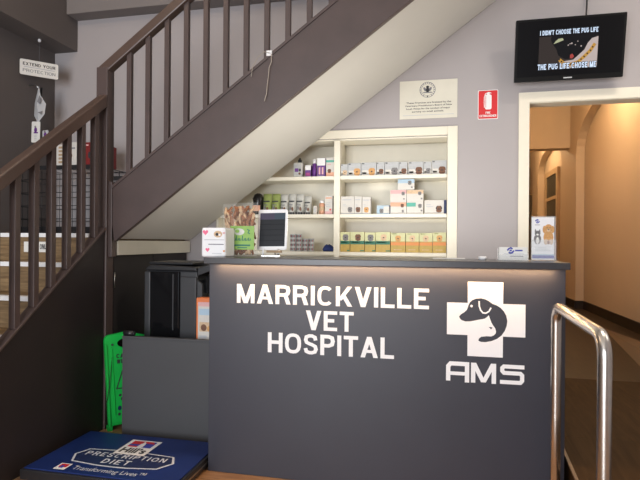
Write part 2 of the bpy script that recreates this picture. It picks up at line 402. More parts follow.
dr = thing('glazed_door', (2.2, 10.85, .25), 'tan framed glazed door in the arched recess far down the corridor', 'door')
d = MB(); vs, fs = flat([rectpts(10.42, 11.55, .251, 2.68), rectpts(10.55, 11.45, .30, 2.58)], .05); d.add([(2.198+v[2], v[0], v[1]) for v in vs], fs, 'doorwood'); d.build('door_frame', dr)
B(2.19, 2.2, 10.552, 11.448, .302, 2.578, 'glass_dark').build('glass_pane', dr)
d = B(2.172, 2.188, 10.555, 11.445, 2.1, 2.16, 'doorwood'); d.box(2.172, 2.188, 10.555, 11.445, .302, .5, 'doorwood'); d.build('door_rail', dr)
dd = thing('dark_door', (2.2, 13.3, .25), 'dark door at the far end of the corridor, beyond the glazed one', 'door')
B(2.17, 2.22, 12.8, 14.0, .251, 2.4, 'glass_dark').build('door_leaf', dd)
vs, fs = flat([[(12.68, .251), (12.8, .251), (12.8, 2.4), (14.0, 2.4), (14.0, .251), (14.12, .251), (14.12, 2.52), (12.68, 2.52)]], .05)
MB().add([(2.195+v[2], v[0], v[1]) for v in vs], fs, 'doorwood').build('door_frame', dd)

# ------------------------------------------------------------------ staircase
LX = -2.13                       # right face of the lower flight
st = thing('staircase', (-2.6, 2.2, 0), 'brown painted staircase with timber risers turning at a landing against the back wall', 'staircase')
RI, GO, Y0, Z0 = .185, .236, 3.05, 1.295
for k in range(1, 7):
    z = Z0-RI*k; y = Y0-GO*k
    sp = B(WL+.004, LX-.062, y, y+GO+.03, max(.001, z-RI-.0), z-.002, 'riser')
    sp = sp.build('step', st)
    nb = B(WL+.004, LX-.063, y-.016, y+.035, z-.026, z+.001, 'white'); nb.build('nosing', sp)['label'] = 'white stair nosing strip'
ld = B(WL+.004, LX-.086, Y0, WB-.003, Z0-RI-.02, Z0-.002, 'riser').box(LX-.086, LX-.03, 3.165, WB-.003, Z0-RI-.02, Z0-.002, 'riser').build('landing', st)
B(WL+.004, LX-.10, Y0-.016, Y0+.035, Z0-.026, Z0+.001, 'white').build('nosing', ld)['label'] = 'white stair nosing strip'
sgn = B(-2.735, -2.52, Y0-.004, Y0-.0005, 1.168, 1.238, 'paper'); caps_on(sgn, 'STAFF ONLY', -2.700, -2.542, 1.188, 1.222, Y0-.0046, 'ink', .2)
tag(sgn.build('riser_sign'), 'small white STAFF ONLY notice stuck on the top stair riser', 'sign')
# lower side panel and stringer
slope = .745
def zs(y): return .700 + slope*(y-2.22)
sp = MB().prism([(1.30, .001), (3.075, .001), (3.075, zs(3.075)-.02), (1.30, max(.02, zs(1.30)-.02))], LX-.055, LX-.012, 'panel', 'x')
sp.build('side_panel', st)
MB().prism([(1.30, max(.0, zs(1.3)-.30)), (3.075, zs(3.075)-.02), (3.075, zs(3.075)), (1.30, zs(1.3))], LX-.062, LX, 'stair', 'x').build('stringer', st, .003)
# newel at the turn
nw = MB().box(-2.212, LX, 3.08, 3.16, 0.001, 2.40, 'stair'); nw.build('newel_post', st, .004)
B(LX-.075, LX, 1.26, 1.335, .001, .93, 'stair').build('newel_post', st, .004)
def zr(y): return 1.530 + slope*(y-2.214)
MB().prism([(1.30, zr(1.30)-.045), (3.08, zr(3.08)-.045), (3.08, zr(3.08)+.04), (1.30, zr(1.30)+.04)], LX-.065, LX+.002, 'rail', 'x').build('handrail', st, .008)
lb = None
for i in range(8):
    y = 1.424 + .1315*i
    z0, z1 = zs(y)-.01, zr(y)-.03
    B(LX-.05, LX-.012, y-.019, y+.019, z0, z1, 'stair').build('baluster', st, .002)
# shift so that visible ones agree: continue to the newel
for y in (2.477, 2.608, 2.738, 2.867, 2.995):
    B(LX-.05, LX-.012, y-.019, y+.019, zs(y)-.01, zr(y)-.03, 'stair').build('baluster', st, .002)
# upper flight
su = .7335
XE = 1.45
def zb(x): return 1.243 + su*(x+2.10)
f0, f1 = 3.10, 3.14
up = MB().prism([(-2.10, 1.35), (-2.085, 1.243), (XE, zb(XE)), (XE, zb(XE)+.352), (-2.10, 1.597)], f0, f1, 'stair'); up.build('stringer', st, .003)
MB().prism([(-2.102, 1.592), (XE, zb(XE)+.345), (XE, zb(XE)+.368), (-2.102, 1.615)], f0-.008, f1+.008, 'stair').build('stringer_cap', st, .003)
B(-2.128, -2.101, 3.095, 3.15, 1.14, 1.64, 'stair').build('post_cover', st, .003)
pts = [(-2.098, 1.262)]
pts += [(XE, zb(XE)+.02), (XE, zb(XE)+.14)]
x = XE; z = zb(XE)+.14
while x-.252 > -2.0:
    x -= .252; pts.append((x, z)); z -= .252*su; pts.append((x, z))
pts.append((-2.098, z))
MB().prism(pts, f1+.001, WB-.014, 'soffit').build('soffit', st)
def zu(x): return 2.455 + su*(x+2.14)
XR = .20
MB().prism([(-2.212, zu(-2.212)-.085), (XR, zu(XR)-.085), (XR, zu(XR)-.005), (-2.212, zu(-2.212)-.005)], 3.085, 3.15, 'rail').build('handrail', st, .008)
for i in range(16):
    x = -1.988 + .1357*i
    B(x-.016, x+.016, 3.104, 3.136, zb(x)+.345, zu(x)-.07, 'stair').build('baluster', st, .002)
# understair cupboards and trim
MB().box(-2.135, -2.101, 3.165, WB-.014, 1.150, 1.250, 'trim').build('trim_board', st, .004)
for y0, y1 in ((3.168, 3.672), (3.680, 4.225)):
    cd = B(-2.156, -2.1325, y0, y1, .02, 1.147, 'cup').build('cupboard_door', st, .002)
    if y0 < 3.2:
        hg = MB().tube([(-2.129, 3.176, .93), (-2.129, 3.176, 1.035)], .003, 'brass', 8); hg.build('hinge', cd)['label'] = 'small metal hinge'
B(-2.152, -2.133, 3.164, 4.23, .001, .019, 'cup').build('plinth', st)

# ------------------------------------------------------------------ things on the landing
def crate(x0, x1, y0, y1, z0, z1, label, tray):
    t = thing('wire_crate', ((x0+x1)/2, (y0+y1)/2, z0), label, 'crate', None)
    w = MB()
    def bar(a, b, r=.0032): w.tube([a, b], r, 'black', 5)
    n = max(4, int((x1-x0)/.065)); m = max(3, int((y1-y0)/.09))
    for i in range(n+1):
        x = x0+(x1-x0)*i/n
        for y in (y0, y1): bar((x, y, z0+.01), (x, y, z1), .0024)
    for i in range(m+1):
        y = y0+(y1-y0)*i/m
        for x in (x0, x1): bar((x, y, z0+.01), (x, y, z1), .0024)
    for k in range(6):
        z = z0+.02+(z1-z0-.02)*k/5
        for y in (y0, y1): bar((x0, y, z), (x1, y, z), .0036)
        for x in (x0, x1): bar((x, y0, z), (x, y1, z), .0036)
    for i in range(0, n+1, 2):
        x = x0+(x1-x0)*i/n; bar((x, y0, z1), (x, y1, z1), .0024)
    w.build('wire_cage', t)
    tr_ = MB().box(x0+.012, x1-.012, y0+.012, y1-.012, z0+.002, z0+tray, 'black'); tr_.build('tray', t)
    B(x0-.002, x1+.002, y0-.008, y0-.005, z1-.03, z1+.004, 'black').build('top_edge', t)
    return t
CR = crate(-3.44, -2.70, 3.72, 4.18, Z0, 1.855, 'larger black wire pet crate on the landing, under the cartons', .065)
lt = MB().box(-2.93, -2.91, 3.705, 3.712, 1.70, 1.725, 'silver'); lt.build('latch', CR)['label'] = 'shiny latch'
crate(-2.66, -2.42, 3.78, 4.18, Z0, 1.765, 'smaller black wire pet crate on the landing, behind the newel post', .05)
c1 = B(-2.838, -2.705, 3.77, 4.05, 1.862, 2.05, 'redbox'); c1.ell(-2.765, 1.945, .014, .028, 3.769, 'ink'); c1.rect(-2.825, -2.775, 2.022, 2.032, 3.769, 'palepink')
tag(c1.build('carton', None, .002), 'dark red carton on the larger wire crate', 'carton', None)
c2 = B(-2.985, -2.862, 3.77, 4.02, 1.862, 2.055, 'boxwhite'); c2.ell(-2.945, 1.945, .020, .022, 3.769, 'brownfur'); c2.rect(-2.975, -2.90, 2.0, 2.012, 3.769, 'inkgrey')
tag(c2.build('carton', None, .002), 'white carton with a dark round print on the larger crate beside the red one', 'carton')
c3 = B(-3.15, -3.0, 3.77, 4.02, 1.862, 2.04, 'boxwhite')
for i in range(5): c3.rect(-3.055, -3.02, 1.885+.03*i, 1.903+.03*i, 3.769, 'card')
c3.box(-3.152, -3.08, 3.766, 4.022, 1.8625, 2.042, 'card')
tag(c3.build('carton', None, .002), 'tan and white striped carton, leftmost on the larger wire crate', 'carton')
# hanging board sign
hs = thing('hanging_sign', (-3.37, 3.9125, 2.99), 'white EXTEND YOUR PROTECTION board hanging on a cord from the left beam', 'sign')
L = .296; ang = math.atan2(4.02-3.805, .20)
mt = Matrix.Translation((-3.37, 3.9125, 2.7285)) @ Matrix.Rotation(ang, 4, 'Z')
b_ = MB(); plate_xz(b_, [rrect(-L/2, L/2, -.066, .066, .014)], -.004, .004, 'paper'); b_.xform(mt).build('board', hs)
t_ = MB(); caps_on(t_, 'EXTEND YOUR', -.125, .125, .016, .042, -.0046, 'ink', .18, .12); caps_on(t_, 'PROTECTION', -.125, .125, -.040, -.014, -.0046, 'inkgrey', .13, .12)
t_.rect(-.118, .12, .000, .006, -.0046, 'lightgrey')
t_.xform(mt).build('lettering', hs)
MB().tube([(-3.37, 3.9125, 2.795), (-3.37, 3.9125, 2.985)], .0012, 'inkgrey', 5).build('cord', hs)
MB().lathe([(.004, 2.962), (.012, 2.968), (.014, 2.982), (.010, 2.99)], -3.37, 3.9125, 'white', 10).build('ceiling_hook', hs)
# hanging packs by the left wall
hp = thing('hanging_lead_pack', (-3.40, 3.93, 2.03), 'black strap with pale crumpled pack and purple printed white tags on left wall', 'pet accessory')
MB().tube([(-3.485, 3.93, 2.60), (-3.42, 3.93, 2.60), (-3.39, 3.93, 2.57)], .004, 'silver', 6).build('wall_hook', hp)
MB().prism([(-3.385, 2.58), (-3.365, 2.58), (-3.395, 2.3), (-3.41, 2.02), (-3.45, 2.00), (-3.44, 2.08), (-3.42, 2.3)], 3.945, 3.95, 'black').build('strap', hp)
pk = MB().add([(-3.38,3.92,2.59),(-3.42,3.92,2.44),(-3.425,3.92,2.33),(-3.37,3.90,2.26),(-3.32,3.92,2.34),(-3.315,3.93,2.43),(-3.345,3.90,2.50),(-3.37,3.885,2.42),(-3.36,3.89,2.34)],
   [(0,1,7),(1,2,7),(2,8,7),(2,3,8),(3,4,8),(4,5,8),(5,7,8),(5,6,7),(6,0,7)], 'lightgrey')
pk.add([(-3.352,3.897,2.50),(-3.332,3.894,2.46),(-3.34,3.888,2.42),(-3.365,3.883,2.44)], [(0,1,2,3)], 'inkgrey')
pk.add([(-3.36,3.886,2.35),(-3.325,3.905,2.365),(-3.335,3.90,2.33)], [(0,1,2)], 'greyfur')
o = pk.build('crumpled_pack', hp)
for (x0, x1, z0, z1, y, k, a) in ((-3.425, -3.340, 2.092, 2.272, 3.895, 'paper', .03), (-3.345, -3.285, 2.105, 2.20, 3.925, 'lightgrey', -.05)):
    tg = MB(); plate_xz(tg, [rrect(x0, x1, z0, z1, .008)], y-.0008, y+.0008, k)
    cx = (x0+x1)/2; cz = z0+(z1-z0)*.6
    tg.ell(cx-.002, cz, .015, .022, y-.0014, 'purple').ell(cx-.006, cz+.026, .009, .010, y-.0015, 'greyfur').rect(cx-.02, cx+.022, cz-.03, cz-.018, y-.0014, 'purple')
    if x1-x0 > .07:
        for i in range(4): tg.rect(cx-.015, cx+.012, z0+.018+.014*i, z0+.023+.014*i, y-.0014, 'lightgrey')
    tg.xform(Matrix.Translation((cx, y, z1)) @ Matrix.Rotation(a, 4, 'Y') @ Matrix.Translation((-cx, -y, -z1))).build('swing_tag', hp)
# string tied on the upper balusters
cs = thing('string_cord', (-1.01, 3.07, 2.38), 'thin pale string with white tag tied around an upper stair baluster', 'string')
MB().tube([(-1.005,3.086,2.41),(-1.045,3.084,2.42),(-1.085,3.082,2.39),(-1.118,3.080,2.33),(-1.128,3.080,2.27),(-1.122,3.080,2.30)], .0021, 'string', 6).build('loose_end', cs)
MB().tube([(-1.0,3.086,2.405),(-.997,3.080,2.355),(-1.012,3.082,2.32),(-1.016,3.083,2.27),(-1.024,3.083,2.21),(-1.028,3.083,2.16),(-1.042,3.083,2.115)], .0023, 'string', 6).build('hanging_end', cs)
B(-1.032, -.998, 3.088, 3.1030, 2.395, 2.428, 'white').build('tag', cs)

# ------------------------------------------------------------------ wall shelf
sh = thing('wall_shelf_unit', (-.9, 4.4, .60), 'cream recessed wall shelving filled with pet medicine boxes behind the counter', 'shelving')
fr = MB().box(.080, .157, WB-.012, WB-.0005, .60, 2.168, 'cream'); fr.box(-.99, .0795, WB-.012, WB-.0005, 2.10, 2.168, 'cream')
fr.build('frame', sh, .003)
cs_ = MB().box(-1.868, .079, 4.515, 4.53, .602, 2.098, 'cream'); cs_.box(-1.868, -1.85, 4.26, 4.515, .602, 2.098, 'cream'); cs_.box(.065, .079, 4.26, 4.515, .602, 2.098, 'cream') if False else None
cs_.box(-1.85, .079, 4.26, 4.515, 2.086, 2.098, 'cream'); cs_.box(-1.85, .079, 4.26, 4.515, .602, .64, 'cream')
cs_.build('back_panel', sh)
B(.0785, .0795, 4.252, 4.53, .64, 2.086, 'cream').build('side_panel', sh) if False else B(.079, .0815, 4.372, 4.53, .602, 2.098, 'cream').build('side_panel', sh)
B(-.828, -.777, 4.246, 4.514, .64, 2.086, 'cream').build('divider', sh, .002)
ZA, ZB_, ZC = 1.795, 1.481, 1.170
for z in (ZA, ZB_, ZC, .86):
    for x0, x1 in ((-1.85, -.829), (-.776, .078)):
        B(x0, x1, 4.250, 4.514, z-.030, z, 'cream').build('shelf', sh, .002)

YF = 4.272
def carton(name, x0, x1, z0, z1, body, label, prints=(), group=None, depth=.09, cat='box', top=None, yf=YF):
    mb = MB().box(x0, x1, yf, yf+depth, z0+.0005, z1, body)
    w, h = x1-x0, z1-z0; y = yf-.0006
    for p in prints:
        if p[0] == 'r': mb.rect(x0+w*p[1], x0+w*p[2], z0+h*p[3]+.0006, z0+h*p[4], y, p[5])
        elif p[0] == 'e': mb.ell(x0+w*p[1], z0+h*p[2], w*p[3], h*p[4], y-.0003, p[5])
        elif p[0] == 'pet':       # u, v, size (metres), colour: head, ears and chest of a small animal picture
            cx, cz, s_, k = x0+w*p[1], z0+h*p[2], p[3], p[4]
            s_ = min(s_, (x1-x0)*.42)
            cx = min(max(cx, x0+s_*.85), x1-s_*.85)
            cz = min(max(cz, z0+s_*1.15), z1-s_*.95)
            mb.ell(cx, cz-s_*.62, s_*.72, s_*.5, y-.0004, k); mb.ell(cx, cz, s_*.52, s_*.58, y-.0006, k)
            mb.ell(cx-s_*.5, cz+s_*.12, s_*.22, s_*.48, y-.0005, p[5] if len(p) > 5 else k, rot=-.4); mb.ell(cx+s_*.5, cz+s_*.12, s_*.22, s_*.48, y-.0005, p[5] if len(p) > 5 else k, rot=.4)
            mb.ell(cx-s_*.02, cz-s_*.25, s_*.2, s_*.16, y-.0008, 'ink')
        elif p[0] == 'l':         # lines of small unreadable print
            for i in range(p[5]): mb.rect(x0+w*p[1], x0+w*(p[2]-.1*(i % 2)), z0+h*(p[3]+p[4]*i), z0+h*(p[3]+p[4]*i+p[4]*.4), y-.0003, p[6])
    if top: mb.rect(x0, x1, z1-h*top[0], z1, y-.0002, top[1])
    return tag(mb.build(name), label, cat, group)
G1 = 'boxes on the top left shelf'
# top shelf, left bay
t = thing('spray_bottle', (-1.145, 4.32, ZA), 'grey and white bottle with black cap beside the stair soffit, leftmost on the top shelf', 'bottle', G1)
b_ = MB().box(-1.186, -1.106, YF+.01, YF+.075, ZA+.001, ZA+.125, 'pouch_silver', .008); b_.rect(-1.176, -1.116, ZA+.02, ZA+.11, YF+.0095, 'boxgrey').rect(-1.172, -1.14, ZA+.045, ZA+.075, YF+.0092, 'purple').ell(-1.128, ZA+.06, .010, .013, YF+.0091, 'ink').ell(-1.13, ZA+.03, .01, .01, YF+.0091, 'brownfur')
b_.build('bottle_body', t); MB().lathe([(.016, ZA+.125), (.016, ZA+.15), (.008, ZA+.152), (.008, ZA+.165)], -1.135, YF+.04, 'black', 10).build('cap', t)
carton('carton', -1.079, -1.031, ZA, 1.893, 'purple', 'short purple box with white top, smallest of the purple boxes on the top shelf', [('r', .1, .9, .08, .35, 'magenta')], G1, top=(.42, 'white'))
t = thing('bottle', (-1.004, 4.30, ZA), 'slim purple bottle with white cap between two purple boxes on the top shelf', 'bottle', G1)
MB().lathe([(.016, ZA+.001), (.019, ZA+.006), (.019, ZA+.105), (.013, ZA+.115)], -1.004, YF+.024, 'purple').build('bottle_body', t)
MB().lathe([(.013, ZA+.115), (.014, ZA+.117), (.014, ZA+.145), (.012, ZA+.149)], -1.004, YF+.024, 'white').build('cap', t)
carton('carton', -.976, -.907, ZA, 1.949, 'purple', 'tall purple box with white top and pale figures on the top shelf', [('r', .2, .4, .12, .5, 'palepink'), ('r', .58, .78, .12, .5, 'palepink'), ('r', .15, .5, .74, .8, 'ink'), ('l', .2, .8, .02, .04, 1, 'white')], G1, top=(.40, 'white'))
o = carton('carton', -.899, -.832, ZA, 1.952, 'boxwhite', 'white and orange box with green stripe, next to the divider on the top shelf', [('r', 0, 1, .74, .86, 'teal'), ('r', 0, 1, 0, .22, 'peach'), ('pet', .4, .32, .02, 'brownfur'), ('r', .15, .6, .6, .66, 'palepink')], G1)
# top shelf, right bay: nine pale grey boxes with dog pictures
G2 = 'pale grey chew boxes on the top right shelf'
nine = [(-.774, -.717, 1.893, 'paletan', 'peach', 'narrow leftmost pale grey dog box on the top right shelf, by the divider'),
 (-.714, -.609, 1.900, 'tan', 'peach', 'second pale grey dog box from the divider on the top right shelf'),
 (-.604, -.482, 1.902, 'tan', 'peach', 'third pale grey dog box from the divider on the top right shelf'),
 (-.478, -.417, 1.903, 'brownfur', 'skyblue', 'narrow pale grey dog box, fourth from the divider on top right shelf'),
 (-.413, -.300, 1.902, 'greyfur', 'skyblue', 'wide box with charcoal dog and blue tab at the middle of the top right shelf'),
 (-.297, -.232, 1.900, 'brownfur', 'teal', 'narrow box with brown dog and green tab right of the charcoal dog box'),
 (-.224, -.105, 1.899, 'brownfur', 'teal', 'wide box with chestnut dog and green tab, third from right on the top shelf'),
 (-.101, -.043, 1.897, 'greyfur', 'magenta', 'narrow box with small dark dog, second from right on the top shelf'),
 (-.039, .074, 1.905, 'brownfur', 'magenta', 'rightmost box on the top shelf, large dark brown dog and magenta tab')]
for x0, x1, z1, fur, tab, lab in nine:
    carton('chew_box', x0, x1, ZA, z1, 'boxgrey', lab, [('r', .04, .96, .04, .42, 'boxwhite'), ('pet', .70 if x1-x0 > .08 else .58, .36, .036, fur), ('r', .06, .34, .12, .26, tab), ('r', .08, .55, .70, .78, 'lightgrey'), ('r', .04, .2, .88, .95, 'ink')], G2)
# second shelf, left bay
def pouch(x0, x1, z0, z1, k, label, group, dark=False, band='ink'):
    n = 6; mb = MB(); w = x1-x0; h = z1-z0; vs = []; prof = [(0, .045), (.12, .05), (.5, .035), (.85, .012), (1, .003)]
    for v, d_ in prof:
        for i in range(n+1):
            u = i/n; bulge = d_*math.sin(math.pi*(.06+.88*u)); vs.append((x0+w*u, YF+.055-bulge, z0+.0005+h*v))
    m_ = len(prof)*(n+1)
    vs += [(p[0], 2*(YF+.055)-p[1], p[2]) for p in vs]
    fs = []
    for r in range(len(prof)-1):
        for i in range(n):
            a = r*(n+1)+i; fs.append([a, a+1, a+n+2, a+n+1]); fs.append([m_+a+1, m_+a, m_+a+n+1, m_+a+n+2])
        a = r*(n+1); fs.append([a, a+n+1, m_+a+n+1, m_+a]); a = r*(n+1)+n; fs.append([a+n+1, a, m_+a, m_+a+n+1])
    fs.append([i for i in range(n, -1, -1)] + [m_+i for i in range(n+1)])
    t_ = (len(prof)-1)*(n+1); fs.append([t_+i for i in range(n+1)] + [m_+t_+i for i in range(n, -1, -1)])
    mb.add(vs, fs, k, True)
    y = YF+.0015
    mb.rect(x0+w*.12, x0+w*.88, z0+h*.60, z0+h*.66, YF+.019, band)
    mb.ell(x0+w*.35, z0+h*.30, w*.14, h*.1, y, 'greyfur').ell(x0+w*.68, z0+h*.26, w*.13, h*.1, y, 'brownfur')
    mb.rect(x0+w*.2, x0+w*.7, z0+h*.44, z0+h*.48, YF+.008, 'inkgrey')
    if dark:
        for u in (.04, .38, .70): mb.rect(x0+w*u, x0+w*(u+.26), z0+.001, z0+h*.11, y, 'ink')
    return tag(mb.build('treat_pouch'), label, 'pouch', group)
G3 = 'pouches and bottles on the middle left shelf'
mb = MB().lathe([(.040, ZB_+.001), (.048, ZB_+.03), (.045, ZB_+.10), (.052, ZB_+.14), (.035, ZB_+.175), (.012, ZB_+.187)], -1.51, YF+.06, 'hair', 12)
mb.rect(-1.545, -1.475, ZB_+.03, ZB_+.08, YF+.006, 'peach'); tag(mb.build('treat_bag'), 'black gathered bag at the left end of the middle shelf, behind the treat bag', 'bag', G3)
pouch(-1.461, -1.386, ZB_, 1.661, 'pouch_green', 'left one of two olive green pouches on the middle shelf', G3)
pouch(-1.381, -1.309, ZB_, 1.660, 'pouch_green', 'right one of two olive green pouches on the middle shelf', G3)
pouch(-1.304, -1.238, ZB_, 1.655, 'pouch_silver', 'silver white pouch next to the green pouches on the middle shelf', G3)
pouch(-1.232, -1.169, ZB_, 1.659, 'pouch_silver', 'second silver white pouch from the green pouches, dark bottom edge', G3, True)
pouch(-1.165, -1.098, ZB_, 1.657, 'pouch_silver', 'third silver white pouch from the green pouches, dark bottom edge', G3, True)
pouch(-1.094, -1.033, ZB_, 1.640, 'pouch_silver', 'shortest silver white pouch, rightmost on the middle left shelf', G3, True)
carton('carton', -1.007, -.977, ZB_, 1.551, 'boxwhite', 'tiny plain white box left of the amber bottle on the middle shelf', [('l', .2, .8, .3, .2, 3, 'lightgrey')], G3, depth=.04)
t = thing('pill_bottle', (-.939, 4.30, ZB_), 'amber brown bottle with white cap on the middle shelf', 'bottle', G3)
b_ = MB().lathe([(.022, ZB_+.001), (.025, ZB_+.006), (.025, ZB_+.085), (.018, ZB_+.095)], -.939, YF+.03, 'peach'); b_.build('bottle_body', t)
MB().lathe([(.0255, ZB_+.03), (.0255, ZB_+.065)], -.939, YF+.03, 'paletan').build('paper_label', t)
MB().lathe([(.019, ZB_+.095), (.020, ZB_+.097), (.020, ZB_+.114), (.017, ZB_+.117)], -.939, YF+.03, 'white').build('cap', t)
carton('carton', -.907, -.844, ZB_, 1.634, 'boxwhite', 'tall white and pink box by the divider on the middle shelf', [('r', 0, 1, 0, .16, 'palepink'), ('r', .1, .9, .84, .92, 'peach'), ('r', .6, .85, .2, .3, 'red'), ('l', .15, .7, .4, .1, 3, 'lightgrey')], G3)
# second shelf, right bay
G4 = 'cartons on the middle right shelf'
for x0, x1, z1, fur, u, lab in ((-.774, -.663, 1.627, 'greyfur', .7, 'widest white box with grey cat face by the divider on middle shelf'),
    (-.660, -.599, 1.627, 'brownfur', .5, 'narrow white box with brown dog, second from divider on the middle right shelf'),
    (-.595, -.527, 1.622, 'tan', .5, 'narrow white box with tan dog, third from the divider on the middle right shelf')):
    carton('carton', x0, x1, ZB_, z1, 'boxwhite', lab, [('pet', u, .30, .026, fur), ('r', .1, .8, .78, .84, 'lightgrey'), ('l', .15, .5, .45, .08, 2, 'lightgrey'), ('r', 0, 1, .0, .04, 'lightgrey')], G4)
carton('carton', -.475, -.367, ZB_, 1.550, 'skyblue', 'low pale blue box standing alone left of the stacked cartons', [('r', .5, .97, .1, .9, 'boxwhite'), ('pet', .35, .45, .022, 'greyfur'), ('r', .93, 1, 0, 1, 'navy')], G4)
carton('carton', -.365, -.239, ZB_, 1.577, 'boxwhite', 'carton with orange strip at the bottom left of the stack', [('r', 0, 1, .62, .97, 'peach'), ('pet', .75, .75, .018, 'brownfur'), ('r', .72, .84, .12, .34, 'greyfur')], G4)
carton('carton', -.365, -.239, 1.5775, 1.675, 'boxwhite', 'carton with dusky pink strip resting on the orange striped one', [('r', 0, 1, .68, .98, 'palepink'), ('pet', .80, .75, .018, 'greyfur'), ('r', .8, .9, .2, .3, 'greyfur')], G4)
carton('carton', -.236, -.104, ZB_, 1.577, 'boxwhite', 'carton with green strip at the bottom right of the stack', [('r', 0, .55, .6, .94, 'teal'), ('pet', .80, .72, .02, 'greyfur'), ('r', .84, .95, .2, .34, 'greyfur')], G4)
carton('carton', -.236, -.104, 1.5775, 1.673, 'boxwhite', 'carton with grey brown strip resting on the green striped one', [('r', 0, 1, .68, .98, 'paletan'), ('pet', .78, .76, .018, 'greyfur'), ('r', .84, .95, .2, .34, 'greyfur')], G4)
carton('carton', -.307, -.176, 1.6755, 1.760, 'boxwhite', 'top carton of the stack with a blue grey strip, just under the shelf', [('r', 0, 1, .62, 1, 'skyblue'), ('pet', .72, .72, .02, 'greyfur'), ('r', .8, .9, .15, .3, 'greyfur')], G4)
carton('carton', -.095, .076, ZB_, 1.590, 'boxwhite', 'wide white carton with dark cat and navy end, rightmost on the middle shelf', [('r', .88, 1, 0, 1, 'navy'), ('pet', .66, .42, .032, 'brownfur', 'ink'), ('l', .08, .4, .5, .14, 2, 'lightgrey')], G4)
# bottom shelf, right bay
G5 = 'yellow based boxes on the lowest visible shelf'
eight = [(-.774, -.696, 1.333, 1, 'greyfur', 'green striped yellow box by the divider, grey animal picture'),
 (-.692, -.576, 1.334, 1, 'brownfur', 'green striped yellow box with a dark brown dog, second from the divider'),
 (-.572, -.486, 1.331, 1, 'greyfur', 'narrow green striped yellow box, third from the divider'),
 (-.482, -.366, 1.334, 1, 'paletan', 'green striped box with pale yellow base, fourth from the divider'),
 (-.360, -.244, 1.328, 0, 'tan', 'leftmost of the four orange striped yellow boxes on the lowest visible shelf'),
 (-.240, -.137, 1.328, 0, 'paletan', 'second of the four orange striped yellow boxes from the left, white cat picture'),
 (-.133, -.031, 1.328, 0, 'paletan', 'third of the four orange striped yellow boxes from the left'),
 (-.027, .074, 1.332, 0, 'tan', 'rightmost of the four orange striped yellow boxes, by the shelf end')]
for x0, x1, z1, g, fur, lab in eight:
    if g: carton('flea_treatment_box', x0, x1, ZC, z1, 'yellow', lab, [('r', 0, 1, .55, 1, 'cream_green'), ('r', 0, 1, .38, .56, 'dkgreen'), ('pet', .55, .78, .032, fur), ('r', .7, 1, .04, .1, 'dkgreen'), ('r', .1, .7, .46, .51, 'teal')], G5)
    else: carton('flea_treatment_box', x0, x1, ZC, z1, 'yellow', lab, [('r', 0, 1, .56, 1, 'cream_green'), ('r', 0, 1, .36, .52, 'orangeband'), ('pet', .5, .76, .030, fur), ('r', .2, .75, .12, .16, 'paletan'), ('r', .1, .4, .92, .96, 'pouch_green')], G5)
# bottom shelf, left bay: two pairs of stacked patterned tins
G6 = 'small patterned tins on the lowest visible shelf'
pos = ('bottom', 'second from bottom', 'second from top', 'topmost'); pos3 = ('bottom', 'middle', 'topmost')
for cx, n, h, where in ((-1.190, 4, .0365, 'taller left column by the tablet'), (-1.138, 4, .0365, 'taller right column by the tablet'), (-1.084, 3, .036, 'shorter left column'), (-1.032, 3, .036, 'shorter right column')):
    for k in range(n):
        z = ZC+.0005+h*k
        mb = MB().lathe([(.0245, z+.0004), (.0255, z+.002), (.0255, z+h-.003), (.0245, z+h-.0008)], cx, YF+.04, 'boxgrey', 14)
        for a, kk in ((-1.9, 'redbox'), (-1.35, 'ink'), (-2.5, 'ink'), (-.8, 'redbox')):
            mb.add([(cx+.0259*math.cos(a+u), YF+.04+.0259*math.sin(a+u), z+h*v) for u, v in ((-.17, .25), (.17, .25), (.17, .75), (-.17, .75))], [(0, 1, 2, 3)], kk)
        nm = pos[k] if n == 4 else pos3[k]
        tag(mb.build('tin'), f'{nm} speckled tin in the {where}, lowest shelf', 'tin', G6)
mb = MB(); vs = []; n = 14
for r_, z in ((.045, .0), (.05, .012), (.042, .028), (.028, .045), (.010, .054)):
    for j in range(n):
        a = 2*math.pi*j/n; q = r_*(1+.22*math.sin(3*a+r_*60)+.1*math.sin(5*a))
        vs.append((-.88+q*1.05*math.cos(a)-.01*z*20, YF+.06+q*.8*math.sin(a), ZC+.001+z*(1+.15*math.sin(2*a))))
fs = [[i*n+j, i*n+(j+1) % n, (i+1)*n+(j+1) % n, (i+1)*n+j] for i in range(4) for j in range(n)] + [list(range(n-1, -1, -1)), [4*n+j for j in range(n)]]
mb.add(vs, fs, 'clothblue', True); tag(mb.build('folded_cloth'), 'crumpled dark blue cloth on the lowest visible shelf left of the divider', 'cloth')

# ------------------------------------------------------------------ reception counter
ct = thing('reception_counter', (-.3, 2.85, 0), 'charcoal reception counter with white lettering and clinic logo on its front', 'counter')
cb = MB().box(-1.205, .595, 2.66, 2.70, .001, 1.128, 'counter'); cb.box(-1.205, -1.165, 2.70, 3.06, .001, 1.128, 'counter'); cb.box(.555, .595, 2.70, 3.06, .001, 1.128, 'counter')
cb.build('body', ct, .002)
B(-1.218, .605, 2.612, 3.09, 1.129, 1.162, 'slab').build('countertop', ct, .003)
B(-1.16, .55, 2.72, 3.5, .70, .735, 'slab').build('desk_shelf', ct)
led = B(-1.18, .57, 2.642, 2.652, 1.1278, 1.1289, 'led').build('led_strip', ct); led['label'] = 'glowing warm light strip'
YT = 2.6590
lt = MB()
for body, x0, x1, z0, z1 in (('MARRICKVILLE', -1.045, -.034, .920, 1.022), ('VET', -.662, -.410, .791, .893), ('HOSPITAL', -.869, -.204, .664, .770)):
    caps_on(lt, body, x0, x1, z0, z1, YT, 'white', .175, .105)
lt.build('lettering', ct)['label'] = 'white sign lettering'
lg = MB()
S_ = 3.692; 
